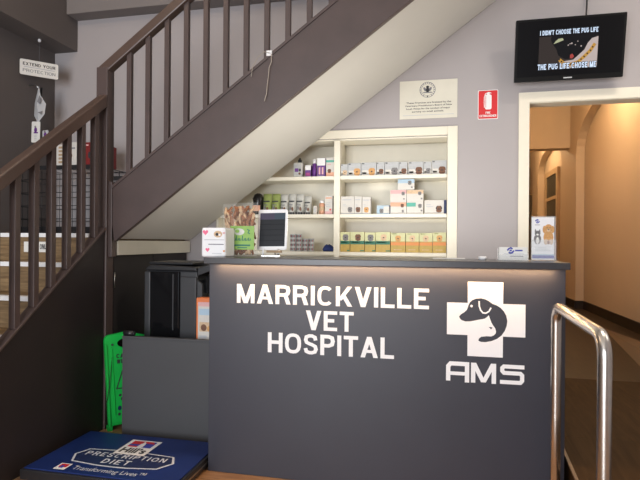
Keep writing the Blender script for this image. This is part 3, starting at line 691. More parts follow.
def L2(px, py):     # logo drawing, in crop units, to metres on the counter front
    u = (px-63)/(352-63); x = .0535 + u*(.4175-.0535)
    zt = py - (px-208)*.045
    return (x, 1.0615 - (zt-46.5)*(1.0615-.6995)/(322-46.5))
dog = [(109,172),(116,164),(128,157),(138,148),(143,133),(149,120),(158,112),(172,107),(190,106),(206,110),(219,117),(232,127),(248,133),(262,142),(274,155),(283,171),(287,190),(285,208),(278,227),(266,244),(250,256),(230,264),(208,268),(190,267),(181,262),(184,254),(192,248),(212,246),(228,247),(238,243),(245,236),(246,228),(243,217),(235,206),(229,196),(225,185),(219,169),(212,176),(205,181),(196,183),(182,185),(168,188),(150,191),(132,191),(118,186),(111,179)]
cross = [(140,43),(270,47),(270,124),(352,128),(352,250),(269,247),(268,325),(140,317),(140,240),(63,236),(63,117),(140,120)]
x0, z0 = L2(63, 117); 
X0, X1, X2, X3 = .0535, .1515, .3160, .4175; Za, Zb, Zc, Zd = 1.0615, .9580, .8010, .6995
crosspts = [(X1, Za), (X2, Za), (X2, Zb), (X3, Zb), (X3, Zc), (X2, Zc), (X2, Zd), (X1, Zd), (X1, Zc), (X0, Zc), (X0, Zb), (X1, Zb)]
plate_xz(lg, [crosspts, [L2(*p) for p in dog]], 2.6584, 2.6594, 'white')
lg.ell(*L2(155, 134), .006, .0065, 2.6585, 'white')
lg.stroke([L2(*p) for p in ((183,116),(184,135),(189,150),(198,160),(209,161),(220,154),(227,141))], .0072, 2.6585, 'white')
lg.poly([(q[0], 2.6582, q[1]) for q in (L2(219,211), L2(233,214), L2(228,221))], 'counter')
def A2(px, py): # AMS lettering
    x = .0500 + (px-60)/(350-60)*(.4145-.0500); zt = py-(px-60)*.045
    return (x, .672 - (zt-333)*(.672-.570)/(404-333))
W_ = .0205
lg.stroke([A2(69,402),(A2(69,402)[0], A2(0+69,352)[1]), A2(78,343), A2(140,346), (A2(140,346)[0], A2(140,408)[1])], W_, 2.6585, 'white')
lg.stroke([A2(69,376), A2(140,379)], W_*.85, 2.65844, 'white')
xm = [A2(p, 0)[0] for p in (162, 208, 254)]
zt_, zb_ = .668, .571
qn = [0]
def quad(*p):
    qn[0] += 1; lg.poly([(a, 2.6585-qn[0]*2e-5, b) for a, b in p], 'white')
ma, mb_ = xm[0]-.009, xm[2]-.008
quad((ma, zb_), (ma+W_, zb_), (ma+W_, zt_), (ma, zt_))
xm_ = (ma+mb_)/2
quad((xm_-.011, zb_+.004), (xm_+.011, zb_+.004), (ma+.024, zt_), (ma, zt_)); quad((xm_-.011, zb_+.004), (xm_+.011, zb_+.004), (mb_, zt_), (mb_-.024, zt_))
quad((mb_-W_, zb_), (mb_, zb_), (mb_, zt_), (mb_-W_, zt_))
sx0, sx1 = A2(262, 0)[0], A2(350, 0)[0]
lg.stroke([(sx1, zt_-.010), (sx0+.018, zt_-.010), (sx0+.010, zt_-.018), (sx0+.010, zt_-.032), (sx0+.018, zt_-.041), (sx1-.018, zt_-.041), (sx1-.010, zt_-.049), (sx1-.010, zb_+.022), (sx1-.018, zb_+.012), (sx0, zb_+.012)], W_*.92, 2.6585, 'white')
lg.build('logo', ct)['label'] = 'white cross logo with dog and cat and AMS letters'

ZT = 1.1625
# white box with hearts
t = thing('donation_box', (-1.23, 2.80, ZT), 'white box with pink hearts and oval picture at the left end of the counter', 'box')
bx = MB().box(-1.300, -1.156, 2.76, 2.90, ZT, 1.322, 'white', .006)
y = 2.7594
def heart(mb, cx, cz, s_, y, k):
    ps = []
    for i in range(20):
        a = 2*math.pi*i/20; ps.append((cx+s_*.062*16*math.sin(a)**3, y, cz+s_*.062*(13*math.cos(a)-5*math.cos(2*a)-2*math.cos(3*a)-math.cos(4*a))))
    mb.poly(ps[::-1], k)
heart(bx, -1.276, 1.300, .017, y, 'pink'); heart(bx, -1.263, 1.202, .013, y, 'pink'); heart(bx, -1.164, 1.195, .007, y, 'orangeband'); heart(bx, -1.165, 1.296, .008, y, 'palepink')
bx.ell(-1.200, 1.290, .026, .019, y, 'paletan', 18).ell(-1.200, 1.290, .021, .014, y-.0004, 'treat_pale', 18).ell(-1.206, 1.289, .009, .009, y-.0008, 'ink').ell(-1.190, 1.286, .007, .006, y-.0008, 'white')
bx.rect(-1.282, -1.162, 1.256, 1.260, y, 'lightgrey').rect(-1.258, -1.165, 1.230, 1.235, y, 'inkgrey').rect(-1.235, -1.178, 1.180, 1.183, y, 'lightgrey')
bx.build('box_body', t); B(-1.296, -1.160, 2.764, 2.896, 1.322, 1.326, 'white').build('lid', t)
# bags of treats
def treat_bag(x0, x1, y0, y1, z0, z1, label, lab):
    t = thing('treat_bag', ((x0+x1)/2, (y0+y1)/2, z0), label, 'bag', 'clear bags of dog treats on the counter')
    rnd = random.Random(int((x0+5)*1000))
    tr_ = MB()
    for i in range(95 if lab else 40):
        cx = rnd.uniform(x0+.022, x1-.022); cz = rnd.uniform(z0+.012, z0+(z1-z0)*.90); cy = rnd.uniform(y0+.018, y1-.018)
        ln = rnd.uniform(.02, .05); a = rnd.uniform(-.7, .7)
        dx, dz = ln*math.sin(a), ln*math.cos(a)
        p0 = (min(max(cx-dx, x0+.014), x1-.014), cy, max(z0+.01, cz-dz)); p1 = (min(max(cx+dx, x0+.014), x1-.014), cy+rnd.uniform(-.01, .01), min(z1-.018, cz+dz)); pm = ((p0[0]+p1[0])/2+rnd.uniform(-.006, .006), cy-.004, (p0[2]+p1[2])/2)
        tr_.tube([p0, pm, p1], [.006, .010, .006], rnd.choice(['treat', 'treat', 'treat_pale']), 6)
    o = tr_.build('dried_treats', t); o['kind'] = 'stuff'
    fl = MB(); n = 8; prof = [(0, .9), (.06, 1), (.5, .98), (.8, .8), (.92, .25), (1.0, .1)]; vs = []
    for v, s_ in prof:
        for i in range(2*n):
            a = 2*math.pi*i/(2*n); ux = math.copysign(abs(math.cos(a))**.5, math.cos(a)); uy = math.copysign(abs(math.sin(a))**.6, math.sin(a))
            wob = .004*math.sin(7*v+i*1.7)
            vs.append(((x0+x1)/2+ux*(x1-x0)/2+wob, (y0+y1)/2+uy*(y1-y0)/2*s_+wob, z0+.001+(z1-z0)*v))
    fs = [[r*2*n+i, r*2*n+(i+1) % (2*n), (r+1)*2*n+(i+1) % (2*n), (r+1)*2*n+i] for r in range(len(prof)-1) for i in range(2*n)]
    fl.add(vs, fs, 'clear', True); fl.build('clear_film', t)
    if lab:
        gl = MB(); yy = y0-.003; q0, q1 = z0+.040, z0+.178
        gl.box(x0+.004, x1-.004, yy, yy+.0015, q0, q1, 'lime')
        cx = (x0+x1)/2; w = x1-x0
        gl.ell(cx-.02, q1-.034, .034, .020, yy-.0006, 'pouch_silver'); gl.ell(cx-.03, q1-.03, .014, .011, yy-.001, 'lime')
        gl.stroke([(cx+.03, q1-.02), (cx+.044, q1-.026), (cx+.036, q1-.04), (cx+.048, q1-.046)], .006, yy-.0006, 'dkgreen')
        for i, (dx, hh) in enumerate(((-.052, .014), (-.036, .030), (-.018, .016), (.002, .030), (.02, .016), (.04, .018))):
            gl.stroke([(cx+dx, q0+.052), (cx+dx, q0+.052+hh)], .006, yy-.0006, 'dkgreen'); gl.stroke([(cx+dx, q0+.055), (cx+dx+.011, q0+.055), (cx+dx+.011, q0+.066)], .004, yy-.0006, 'dkgreen')
        gl.rect(cx-.05, cx+.05, q0+.020, q0+.030, yy-.0006, 'dkgreen').rect(cx-.03, cx+.03, q0+.008, q0+.014, yy-.0006, 'dkgreen')
        gl.build('green_label', t)['label'] = 'lime green printed label'
treat_bag(-1.190, -1.034, 2.91, 2.98, ZT, 1.478, 'clear bag of brown dog treats with lime label beside the tablet', True)
treat_bag(-1.285, -1.20, 2.99, 3.06, ZT, 1.478, 'second clear treat bag partly hidden behind the hearts box', False)
# tablet on a stand
t = thing('tablet', (-.945, 2.99, ZT), 'white tablet with dark screen standing on the counter facing visitors', 'tablet')
mtx = Matrix.Translation((-.961, 3.0, 1.200)) @ Matrix.Rotation(R(-9), 4, 'X') @ Matrix.Rotation(R(-1), 4, 'Y')
bd = MB(); plate_xz(bd, [rrect(-.092, .092, 0, .247, .012)], 0, .008, 'white'); bd.xform(mtx).build('casing', t)
sc = MB(); sc.rect(-.079, .079, .022, .226, -.0006, 's_row')
sc.rect(-.079, .012, .186, .226, -.0010, 's_top2').rect(.012, .079, .186, .226, -.0010, 's_top')
for i in range(4): sc.rect(-.079, .079, .056+.033*i, .0585+.033*i, -.0010, 's_line')
sc.xform(mtx).build('screen', t)
sd = MB().tube([(-1.01, 2.985, ZT+.006), (-1.01, 2.992, 1.206)], .006, 'white', 8).tube([(-.915, 2.985, ZT+.006), (-.915, 2.992, 1.206)], .006, 'silver', 8)
sd.box(-1.02, -.905, 2.98, 3.085, ZT, ZT+.006, 'silver').tube([(-.961, 3.075, ZT+.006), (-.961, 3.038, 1.30)], .006, 'silver', 8).box(-.985, -.895, 2.975, 2.995, 1.184, 1.198, 'card')
sd.build('stand', t)
# small things right
t = thing('card_holder', (.372, 2.82, ZT), 'clear holder of white business cards with blue logo on the counter', 'card holder')
h_ = MB().box(.306, .452, 2.795, 2.798, ZT, 1.195, 'acrylic').box(.306, .452, 2.84, 2.843, ZT, 1.225, 'acrylic').box(.306, .452, 2.798, 2.84, ZT, ZT+.003, 'acrylic').box(.306, .309, 2.798, 2.84, ZT, 1.21, 'acrylic').box(.449, .452, 2.798, 2.84, ZT, 1.21, 'acrylic')
h_.build('acrylic_stand', t)
cd = MB().box(.312, .446, 2.802, 2.835, ZT+.0035, 1.231, 'paper'); cy = 2.8014
def clinic_mark(mb, cx, cz, s_, y):
    for a, k in ((0, 'logoblue'), (1, 'logoblue')):
        sgn = 1 if a == 0 else -1
        mb.stroke([(cx-s_*sgn, cz), (cx-s_*.45*sgn, cz+s_*.65*sgn), (cx+s_*.1*sgn, cz+s_*.85*sgn), (cx+s_*.55*sgn, cz+s_*.45*sgn)], s_*.5, y, k)
    mb.ell(cx, cz, s_*.38, s_*.3, y-.0003, 'logoblue')
clinic_mark(cd, .367, 1.214, .016, cy)
cd.rect(.388, .424, 1.211, 1.218, cy, 'logoblue').rect(.335, .43, 1.196, 1.199, cy, 'lightgrey').rect(.365, .428, 1.183, 1.188, cy, 'inkgrey')
cd.build('business_cards', t)
t = thing('leaflet_stand', (.53, 2.86, ZT), 'upright white leaflet with kitten and golden puppy in a clear stand on the counter', 'leaflet')
MB().box(.470, .598, 2.835, 2.93, ZT, ZT+.004, 'acrylic').box(.474, .592, 2.848, 2.851, ZT+.004, 1.27, 'acrylic').box(.474, .592, 2.862, 2.865, ZT+.004, 1.39, 'acrylic').build('acrylic_stand', t)
lf = MB().box(.476, .582, 2.853, 2.860, ZT+.005, 1.384, 'white'); y = 2.8524
lf.rect(.478, .584, ZT+.012, ZT+.034, y, 'logoblue').rect(.478, .584, ZT+.028, ZT+.034, y-.0003, 'skyblue')
clinic_mark(lf, .502, 1.364, .010, y); lf.rect(.49, .514, 1.343, 1.348, y, 'lightgrey')
# puppy
px_, pz_ = .555, 1.262
lf.ell(px_, pz_+.020, .024, .034, y-.0003, 'tan').ell(px_-.012, pz_-.002, .010, .016, y-.0005, 'paletan').ell(px_+.013, pz_-.002, .010, .016, y-.0005, 'paletan').ell(px_, pz_+.066, .019, .021, y-.0006, 'tan').ell(px_-.020, pz_+.060, .008, .019, y-.0008, 'tan').ell(px_+.020, pz_+.060, .008, .019, y-.0008, 'tan').ell(px_, pz_+.056, .009, .008, y-.001, 'paletan').ell(px_, pz_+.060, .0035, .003, y-.0014, 'ink').ell(px_-.007, pz_+.069, .0022, .0024, y-.0014, 'ink').ell(px_+.007, pz_+.069, .0022, .0024, y-.0014, 'ink').ell(px_, pz_-.006, .006, .010, y-.0008, 'treat')
kx, kz = .503, 1.250
lf.ell(kx, kz+.022, .018, .026, y-.0003, 'greyfur').ell(kx, kz+.016, .007, .018, y-.0006, 'paper').ell(kx, kz+.052, .014, .014, y-.0006, 'greyfur').ell(kx, kz+.046, .006, .005, y-.001, 'paper').ell(kx-.006, kz+.055, .002, .002, y-.0012, 'ink').ell(kx+.006, kz+.055, .002, .002, y-.0012, 'ink')
lf.poly([(kx-.014, y-.0005, kz+.058), (kx-.004, y-.0005, kz+.063), (kx-.012, y-.0005, kz+.076)], 'greyfur').poly([(kx+.004, y-.0005, kz+.063), (kx+.014, y-.0005, kz+.058), (kx+.012, y-.0005, kz+.076)], 'greyfur')
lf.rect(.478, .584, ZT+.072, ZT+.0725, y, 'lightgrey')
for i in range(3): lf.rect(.492, .566-.012*i, ZT+.05+.008*i, ZT+.0525+.008*i, y, 'lightgrey')
lf.build('printed_leaflet', t)
tag(MB().lathe([(.016, ZT), (.021, ZT+.006), (.021, ZT+.018), (.018, ZT+.019), (.016, ZT+.010)], .235, 2.86, 'white', 14).build('small_dish'), 'tiny white round dish on the counter left of the business cards', 'dish')
tag(MB().box(-.02, .155, 2.98, 3.07, ZT, ZT+.003, 'paper').build('paper_sheets'), 'thin pale papers lying flat at the back of the counter', 'paper')

# ------------------------------------------------------------------ partition, printer, cabinet
pt = thing('low_partition', (-1.58, 3.0, 0), 'low slate grey partition panel between the counter and the stair', 'partition')
B(-1.943, -1.212, 2.985, 3.012, .001, .632, 'partition').build('panel', pt, .002); B(-1.945, -1.210, 2.982, 3.015, .632, .645, 'partition').build('top_edge', pt, .002)
t = thing('printer_cabinet', (-1.6, 3.4, 0), 'dark low cabinet behind the partition carrying the printer', 'cabinet')
MB().box(-1.925, -1.22, 3.10, 3.72, .06, .575, 'greyplastic').box(-1.91, -1.24, 3.13, 3.70, .001, .06, 'black').build('body', t); B(-1.925, -1.21, 3.09, 3.73, .575, .600, 'slab').build('top', t, .002)
pr = thing('printer', (-1.7, 3.4, .60), 'large black office printer behind the low partition', 'printer')
Zp = .601
bd = MB().prism([(-1.905, Zp), (-1.53, Zp), (-1.50, .70), (-1.50, .97), (-1.535, .99), (-1.535, 1.052), (-1.905, 1.052)], 3.20, 3.60, 'greyplastic')
bd.build('body', pr, .010)
B(-1.865, -1.655, 3.178, 3.203, Zp+.004, 1.045, 'black_gloss').build('front_cover', pr, .006)
B(-1.653, -1.535, 3.184, 3.203, Zp+.004, 1.015, 'greyplastic').build('side_column', pr, .008)
B(-1.912, -1.868, 3.184, 3.203, Zp+.004, 1.045, 'greyplastic').build('corner_column', pr, .008)
B(-1.70, -1.692, 3.1745, 3.179, .66, 1.03, 'greyplastic').build('trim_strip', pr)
MB().prism([(-1.905, 1.053), (-1.532, 1.053), (-1.540, 1.078), (-1.60, 1.082), (-1.86, 1.090), (-1.885, 1.078)], 3.18, 3.60, 'black').build('scanner_lid', pr, .006)
B(-1.90, -1.58, 3.22, 3.56, 1.0905, 1.108, 'black').build('document_feeder', pr, .006)
MB().prism([(-1.534, 1.02), (-1.40, 1.07), (-1.33, 1.10), (-1.33, 1.115), (-1.43, 1.105), (-1.534, 1.072)], 3.20, 3.56, 'black').build('paper_tray', pr, .004)
MB().prism([(-1.499, .905), (-1.32, .905), (-1.32, 1.02), (-1.40, 1.05), (-1.499, 1.012)], 3.24, 3.54, 'black_gloss').build('output_bin', pr, .004)
MB().box(-1.43, -1.34, 3.205, 3.3, 1.118, 1.1215, 'lightgrey').build('paper', pr)
bx = MB().box(-1.492, -1.36, 3.10, 3.17, .601, .888, 'orange'); y = 3.0994
bx.rect(-1.480, -1.372, .612, .862, y, 'boxwhite').rect(-1.480, -1.372, .835, .862, y-.0003, 'palepink').rect(-1.472, -1.38, .78, .82, y-.0003, 'skyblue').rect(-1.470, -1.378, .675, .735, y-.0003, 'paletan').ell(-1.44, .70, .02, .022, y-.0006, 'brownfur').ell(-1.40, .695, .018, .018, y-.0006, 'tan').rect(-1.470, -1.42, .63, .65, y-.0003, 'lightgrey')
tag(bx.build('food_box', None, .002), 'orange and white box standing between the printer and the counter', 'box')
tube_ = MB().tube([(-1.938, 2.9985, .662), (-1.868, 2.9985, .662)], .0165, 'black', 14).tube([(-1.868, 2.9985, .662), (-1.862, 2.9985, .662)], .012, 'greyplastic', 14)
tag(tube_.build('black_roll'), 'short black cylinder lying on the left end of the low partition', 'roll')

# ------------------------------------------------------------------ green wet floor sign
gs = thing('wet_floor_sign', (-1.945, 3.04, 0), 'green folded wet floor sign leaning in the gap left of the partition', 'sign')
def sign_panel(y0, y1, dx, k):
    out = [(-2.068, .03), (-2.100, .575)]
    for a in range(0, 91, 15):
        out.append((-2.070-.030*math.cos(R(a)), .595+.03*math.sin(R(a))))
    out += [(-1.99, .636), (-1.945, .640), (-1.905, .626), (-1.82, .602), (-1.792, .585), (-1.790, .56), (-1.822, .03)]
    hole = [(-1.945+.075*math.cos(2*math.pi*i/20), .572+.032*math.sin(2*math.pi*i/20)*(1 if math.sin(2*math.pi*i/20) > 0 else 1.25)) for i in range(20)]
    mb = MB(); plate_xz(mb, [[(p[0]+dx, p[1]) for p in out], [(p[0]+dx, p[1]) for p in hole]], y0, y1, k); return mb
mg = Matrix.Translation((-2.106, 3.036, 0)) @ Matrix.Rotation(R(50), 4, 'Z') @ Matrix.Translation((2.100, -3.030, 0))
fp = sign_panel(3.030, 3.042, 0, 'green').xform(mg).build('front_panel', gs, .002)
sign_panel(3.058, 3.070, .004, 'green').xform(mg).build('rear_panel', gs, .002)
rb = MB()
rb.prism([(-2.070, .03), (-2.058, .03), (-2.088, .56), (-2.101, .575)], 3.020, 3.0298, 'green')
rb.prism([(-2.030, .10), (-2.026, .10), (-2.052, .54), (-2.056, .54)], 3.024, 3.0298, 'green').xform(mg).build('ribs', gs)
wt = MB(); caps_on(wt, 'CAUTION', -2.025, -1.865, .472, .500, 3.0292, 'ink', .22); caps_on(wt, 'WET', -2.022, -1.960, .436, .463, 3.0292, 'ink', .22); caps_on(wt, 'FLOOR', -1.948, -1.865, .436, .463, 3.0292, 'ink', .22)
wt.stroke([(-1.98, .40), (-2.02, .27), (-1.92, .27), (-1.96, .40)], .008, 3.0292, 'ink', True); wt.ell(-1.998, .225, .009, .009, 3.0292, 'ink').ell(-1.985, .20, .008, .012, 3.0292, 'ink').ell(-2.0, .14, .012, .016, 3.0292, 'navy').ell(-2.002, .10, .009, .01, 3.0292, 'ink')
wt.xform(mg).build('lettering', gs)
MB().tube([(-2.052, 3.036, .565), (-2.052, 3.022, .565)], .007, 'ink', 8).xform(mg).build('rivet', gs)
MB().tube([(-2.050, 3.0265, .50), (-2.066, 3.018, .35), (-2.082, 3.016, .22), (-2.098, 3.018, .16)], .002, 'black', 5).xform(mg).build('cord', gs)
MB().box(-2.072, -2.045, 3.028, 3.072, .0, .03, 'green').box(-1.845, -1.818, 3.028, 3.072, .0, .03, 'green').xform(mg).build('feet', gs)

# ------------------------------------------------------------------ pet scale
ps = thing('pet_scale', (-1.655, 2.6, 0), 'flat pet weighing platform with royal blue printed mat on the floor beside the counter', 'scale')
B(-2.095, -1.216, 2.315, 2.885, .012, .064, 'black').build('platform', ps, .004)
B(-1.2158, -1.2125, 2.33, 2.87, .036, .044, 'brass').build('edge_trim', ps)
for x in (-2.06, -1.25):
    for y in (2.35, 2.85): MB().lathe([(.022, 0), (.022, .013)], x, y, 'black', 10).build('foot', ps)
B(-2.08, -1.232, 2.33, 2.868, .064, .070, 'blue').build('mat', ps, .001)
zz = .0704
pg = MB()
pg.poly([(-1.945,2.545,zz),(-1.90,2.455,zz),(-1.75,2.435,zz),(-1.655,2.431,zz),(-1.56,2.435,zz),(-1.40,2.462,zz),(-1.345,2.545,zz),(-1.385,2.625,zz),(-1.55,2.640,zz),(-1.655,2.643,zz),(-1.76,2.640,zz),(-1.905,2.625,zz)], 'scaletext')
pg.poly([(-1.932,2.545,zz+.0004),(-1.892,2.464,zz+.0004),(-1.75,2.446,zz+.0004),(-1.655,2.442,zz+.0004),(-1.56,2.446,zz+.0004),(-1.408,2.471,zz+.0004),(-1.360,2.545,zz+.0004),(-1.394,2.616,zz+.0004),(-1.55,2.630,zz+.0004),(-1.655,2.633,zz+.0004),(-1.76,2.630,zz+.0004),(-1.896,2.616,zz+.0004)], 'navy')
caps_on(pg, 'PRESCRIPTION', -1.885, -1.405, 2.545, 2.594, zz+.0008, 'scaletext', .16, .26, True); caps_on(pg, 'DIET', -1.735, -1.575, 2.468, 2.522, zz+.0008, 'scaletext', .16, .26, True)
text_floor(pg, 'Transforming Lives\u2122', -1.83, -1.42, 2.352, 2.408, zz+.0008, 'scaletext', .0)
pg.build('banner_print', ps)['label'] = 'white outlined banner print on the blue mat'
hl = MB()
def patch(mb, x0, x1, y0, y1, z, k): mb.poly([(x0,y0,z),(x1,y0,z),(x1,y1,z),(x0,y1,z)], k)
hl_x0, hl_x1, hl_y0, hl_y1 = -1.745, -1.555, 2.597, 2.80
patch(hl, hl_x0, hl_x1, hl_y0, hl_y1, zz+.0012, 'white')
patch(hl, -1.722, -1.655, 2.70, 2.785, zz+.0016, 'red'); patch(hl, -1.635, -1.578, 2.70, 2.785, zz+.0016, 'logoblue')
hl.poly([(-1.722,2.715,zz+.002),(-1.655,2.715,zz+.002),(-1.640,2.745,zz+.002),(-1.722,2.735,zz+.002)], 'logoblue'); hl.poly([(-1.655,2.785,zz+.002),(-1.60,2.785,zz+.002),(-1.578,2.755,zz+.002),(-1.635,2.760,zz+.002)], 'red')
hl.poly([(-1.664,2.70,zz+.0024),(-1.628,2.70,zz+.0024),(-1.63,2.745,zz+.0024),(-1.645,2.765,zz+.0024),(-1.66,2.745,zz+.0024)], 'white')
text_floor(hl, "Hill\u2019s", -1.727, -1.575, 2.618, 2.686, zz+.0018, 'ink', .035)
hl.build('logo_print', ps)['label'] = 'large white square logo print in red and blue'; hl = MB()
patch(hl, -1.925, -1.860, 2.348, 2.420, zz+.0008, 'white'); patch(hl, -1.916, -1.869, 2.375, 2.412, zz+.0012, 'red'); patch(hl, -1.905, -1.885, 2.365, 2.395, zz+.0016, 'logoblue')
hl.build('logo_print', ps)['label'] = 'tiny white square logo print beside the small lettering'

# ------------------------------------------------------------------ handrail
hr = thing('grab_rail', (.515, 2.15, 0), 'polished steel hoop handrail at the right end of the counter', 'handrail')
yf, yn, zf, zn, r_ = 2.47, 1.79, .976, .963, .0212
path = [(.515, yf, .001), (.515, yf, .5), (.515, yf, zf-.07)]
for i in range(1, 9):
    a = R(90*i/8); path.append((.515, yf-.07+.07*math.cos(a), zf-.07+.07*math.sin(a)))
path += [(.515, (yf+yn)/2, (zf+zn)/2)]
for i in range(0, 9):
    a = R(90+90*i/8); path.append((.515, yn+.07+.07*math.cos(a), zn-.07+.07*math.sin(a)))
path += [(.515, yn, .5), (.515, yn, .001)]
MB().tube(path, r_, 'steel', 24).build('tube', hr)
for y in (yf, yn): MB().lathe([(.045, 0), (.045, .006), (.022, .010)], .515, y, 'steel', 20).build('base_flange', hr)

# ------------------------------------------------------------------ wall signs, television
cf = thing('licence_notice', (-.071, WB, 2.236), 'cream notice with round crest and printed lines on the back wall above the shelves', 'notice')
B(-.295, .153, WB-.006, WB-.0005, 2.236, 2.539, 'cert').build('board', cf)
y = WB-.0066; nt_ = MB()
cx, cz = -.077, 2.463
ring = [(cx+.060*math.cos(2*math.pi*i/28), cz+.060*math.sin(2*math.pi*i/28)) for i in range(28)]
nt_.stroke(ring, .004, y, 'inkgrey', True); nt_.stroke([(cx+.047*math.cos(2*math.pi*i/24), cz+.047*math.sin(2*math.pi*i/24)) for i in range(24)], .002, y, 'inkgrey', True)
for i in range(20):
    a = 2*math.pi*i/20
    if abs(a-1.5*math.pi) > .35: nt_.stroke([(cx+.050*math.cos(a), cz+.050*math.sin(a)), (cx+.057*math.cos(a), cz+.057*math.sin(a))], .007, y, 'inkgrey')
nt_.ell(cx, cz-.002, .016, .018, y-.0003, 'ink').ell(cx-.021, cz+.004, .009, .019, y-.0003, 'inkgrey', rot=.5).ell(cx+.021, cz+.004, .009, .019, y-.0003, 'inkgrey', rot=-.5).ell(cx, cz+.022, .012, .010, y-.0003, 'ink').rect(cx-.034, cx+.034, cz-.026, cz-.018, y-.0003, 'inkgrey').ell(cx, cz-.052, .006, .006, y-.0003, 'ink', 5)
for s_, x0, x1, z0 in (('These Premises are licensed by the', -.243, .105, 2.352), ('Veterinary Practitioners Board of New', -.253, .112, 2.329), ('South Wales for the conduct of major', -.245, .098, 2.305), ('surgery on small animals', -.198, .046, 2.282)):
    text_on(nt_, s_, x0, x1, z0, z0+.0175, y, 'ink', .014)
nt_.rect(-.270, .128, 2.262, 2.266, y, 'lightgrey')
nt_.build('lettering', cf)
fs_ = thing('fire_sign', (.382, WB, 2.21), 'red fire extinguisher sign with white symbol on the back wall', 'sign')
pl = MB(); plate_xz(pl, [rrect(.307, .457, 2.21, 2.436, .008)], WB-.0045, WB-.0005, 'white'); plate_xz(pl, [rrect(.312, .452, 2.215, 2.431, .006)], WB-.0055, WB-.0045, 'red'); pl.build('plate', fs_)
y = WB-.0061; ic = MB(); plate_xz(ic, [rrect(.360, .408, 2.285, 2.400, .012)], y, y+.0005, 'white')
ic.rect(.374, .394, 2.40, 2.412, y, 'white').stroke([(.362, 2.406), (.384, 2.417), (.406, 2.410)], .006, y, 'white').stroke([(.362, 2.406), (.354, 2.38), (.353, 2.34), (.356, 2.30)], .005, y, 'white').stroke([(.366, 2.30), (.366, 2.39)], .003, y-.0003, 'red')
caps_on(ic, 'FIRE', .364, .400, 2.252, 2.268, y, 'white', .2); caps_on(ic, 'EXTINGUISHER', .320, .444, 2.227, 2.244, y, 'white', .2)
ic.build('symbol', fs_)
tv = thing('television', (.927, 4.1, 2.45), 'black wall mounted flat television showing a pug picture with captions', 'television')
TW, TH = .737, .437
mtx = Matrix.Translation((.927, 4.115, 2.668)) @ Matrix.Rotation(R(11.5), 4, 'X')
tb = MB(); plate_xz(tb, [rrect(-TW/2, TW/2, -TH/2, TH/2, .006)], -.018, .012, 'tv'); tb.box(-.25, .25, .012, .035, -.16, .12, 'black'); tb.xform(mtx).build('casing', tv)
def U(u, v): return (-TW/2+TW*u, TH/2-TH*v)
sc = MB(); sc.rect(-TW/2+.016, TW/2-.016, -TH/2+.034, TH/2-.016, -.0184, 'scr')
def sp_(pts, k, y): sc.poly([(U(*p)[0], y, U(*p)[1]) for p in pts], k)
def I(a, b): return (.222+a*.537, .175+b*.650)      # position inside the picture
sp_([I(0, 1), I(1, 1), I(1, 0), I(0, 0)], 's_brown', -.0188)
sp_([I(0, .18), I(1, .18), I(1, 0), I(0, 0)], 's_black', -.0189)
sp_([I(.36, .82), I(.42, .98), I(1, .98), I(1, .25), I(.86, .30), I(.78, .55), I(.60, .78)], 's_fur', -.0190)
sp_([I(.22, .34), I(.30, .50), I(.34, .66), I(.46, .76), I(.62, .74), I(.74, .60), I(.80, .44), I(.90, .28), I(1.0, .22), I(1, .12), I(.22, .12), I(.20, .25)], 's_black', -.0192)
sp_([I(.25, .37), I(.30, .35), I(.42, .29), I(.40, .24), I(.33, .25), I(.28, .31)], 's_cream', -.0196)
sp_([I(.54, .74), I(.58, .75), I(.61, .70), I(.58, .63), I(.54, .66)], 's_red', -.0196)
for a, b, w in ((.50, .42, .014), (.56, .38, .018), (.66, .34, .012), (.53, .39, .012), (.62, .42, .012), (.72, .46, .016)): sp_([I(a-w, b), I(a, b+w*1.4), I(a+w, b), I(a, b-w*1.4)], 's_fur', -.0197)
ch = [(.36, .76), (.44, .86), (.56, .89), (.68, .84), (.78, .72), (.88, .58), (.95, .42)]
sc.stroke([U(*I(*p)) for p in ch], .022, -.0195, 's_gold')
for p in [(a[0]+(b[0]-a[0])*t_, a[1]+(b[1]-a[1])*t_) for a, b in zip(ch, ch[1:]) for t_ in (0, .5)]:
    q = U(*I(*p)); sc.ell(q[0], q[1], .006, .006, -.0198, 's_brown', 8)
def cap(body, a0, a1, b0, b1):
    p = U(*I(a0, b1)); q = U(*I(a1, b0)); o_ = .0028
    for dx, dz in ((-o_, 0), (o_, 0), (0, -o_), (0, o_), (-o_, -o_), (o_, o_), (-o_, o_), (o_, -o_)): caps_on(sc, body, p[0]+dx, q[0]+dx, p[1]+dz, q[1]+dz, -.0202, 's_black', .21, .11)
    caps_on(sc, body, p[0], q[0], p[1], q[1], -.0208, 's_white', .21, .11)
cap("I DIDN'T CHOOSE THE PUG LIFE", .01, .99, .03, .145); cap('THE PUG LIFE CHOSE ME', -.01, .99, .85, .99)
sc.xform(mtx).build('screen', tv)
lg2 = MB(); lg2.rect(-.028, .030, -TH/2+.012, -TH/2+.020, -.0186, 'lightgrey'); lg2.xform(mtx).build('maker_mark', tv)
MB().box(.80, 1.05, 4.205, 4.249, 2.62, 2.78, 'black').box(.88, .96, 4.13, 4.206, 2.66, 2.74, 'black').build('wall_bracket', tv)
MB().tube([(1.045, 4.10, 2.872), (1.055, 4.16, 2.93), (1.075, 4.22, 3.02), (1.08, 4.235, 3.16), (1.08, 4.235, 3.268)], .006, 'black', 8).build('power_cable', tv)
cb_ = MB().box(.985, 1.015, 4.215, 4.249, 3.165, 3.20, 'white').box(1.02, 1.06, 4.215, 4.249, 3.172, 3.21, 'white')
tag(cb_.build('cable_clip', None, .004), 'white cable clip on the back wall above the television, left of its cord', 'cable clip')
tag(MB().box(1.31, 1.345, 4.215, 4.249, 3.168, 3.20, 'white').build('cable_clip', None, .004), 'white cable clip on the back wall above the right end of the television', 'cable clip')

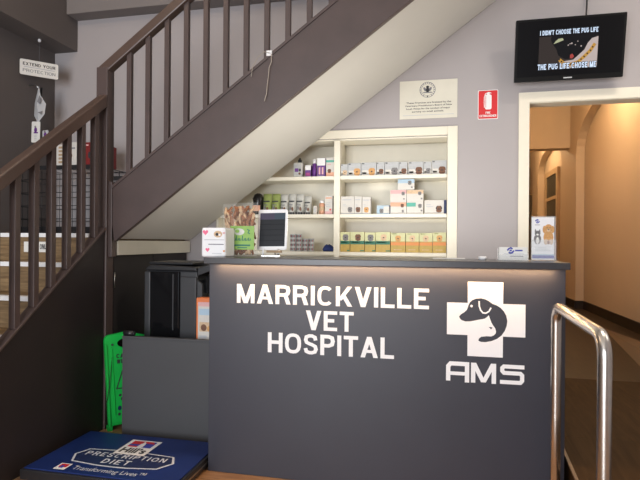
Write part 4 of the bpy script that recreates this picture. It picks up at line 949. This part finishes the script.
# ------------------------------------------------------------------ light
def area(name, loc, rot, sx, sy, power, col, spread=180):
    l = bpy.data.lights.new(name, 'AREA'); l.shape = 'RECTANGLE'; l.size = sx; l.size_y = sy; l.energy = power; l.color = col; l.spread = R(spread)
    o = bpy.data.objects.new(name, l); C.objects.link(o); o.location = loc; o.rotation_euler = rot; return o
def point(name, loc, power, col, r=.08):
    l = bpy.data.lights.new(name, 'POINT'); l.energy = power; l.color = col; l.shadow_soft_size = r
    o = bpy.data.objects.new(name, l); C.objects.link(o); o.location = loc; return o
area('shopfront_daylight', (-1.6, -3.05, 1.6), (R(90), 0, 0), 2.4, 2.6, 160, (.93, .96, 1.0))
area('ceiling_lamp', (1.5, 2.7, 4.15), (0, 0, 0), .9, .3, 34, (1.0, .90, .76))
area('added_right_light', (2.3, 2.4, 2.5), (0, R(90), 0), .6, .8, 4, (1.0, .95, .88))  # soft light added on the right for the television's shadow, no window there
area('counter_strip_light', (-.305, 2.630, 1.1262), (0, 0, 0), 1.70, .010, 5.5, (1.0, .60, .28))
area('added_desk_fill', (-.3, 3.3, .95), (R(180), 0, 0), .9, .2, 13, (1.0, .94, .84))  # unseen upward fill added behind the counter to brighten soffit and shelves
point('corridor_downlight', (1.55, 6.9, 3.35), 40, (1.0, .70, .40), .08)
point('corridor_downlight', (1.5, 10.9, 3.3), 30, (1.0, .70, .40), .08)
point('stair_lamp', (-2.3, 1.9, 3.9), 14, (1.0, .72, .46), .12)
w = bpy.data.worlds.new('World'); bpy.context.scene.world = w; w.use_nodes = True
w.node_tree.nodes['Background'].inputs['Color'].default_value = (.80, .88, 1.0, 1); w.node_tree.nodes['Background'].inputs['Strength'].default_value = .5

# ------------------------------------------------------------------ camera
cam = bpy.data.cameras.new('camera'); cam.sensor_width = 36; cam.lens = 525/640*36; cam.shift_y = 2/640; cam.clip_start = .05
co = bpy.data.objects.new('camera', cam); C.objects.link(co)
co.matrix_world = Matrix.Translation((0, 0, 1.25)) @ Matrix.Rotation(R(12.5), 4, 'Z') @ Matrix.Rotation(R(90), 4, 'X') @ Matrix.Rotation(.0074, 4, 'Z')
sc_ = bpy.context.scene; sc_.camera = co
vs_ = sc_.view_settings; vs_.view_transform = 'Standard'; vs_.look = 'None'; vs_.gamma = 1; vs_.use_curve_mapping = False; vs_.exposure = 0.65
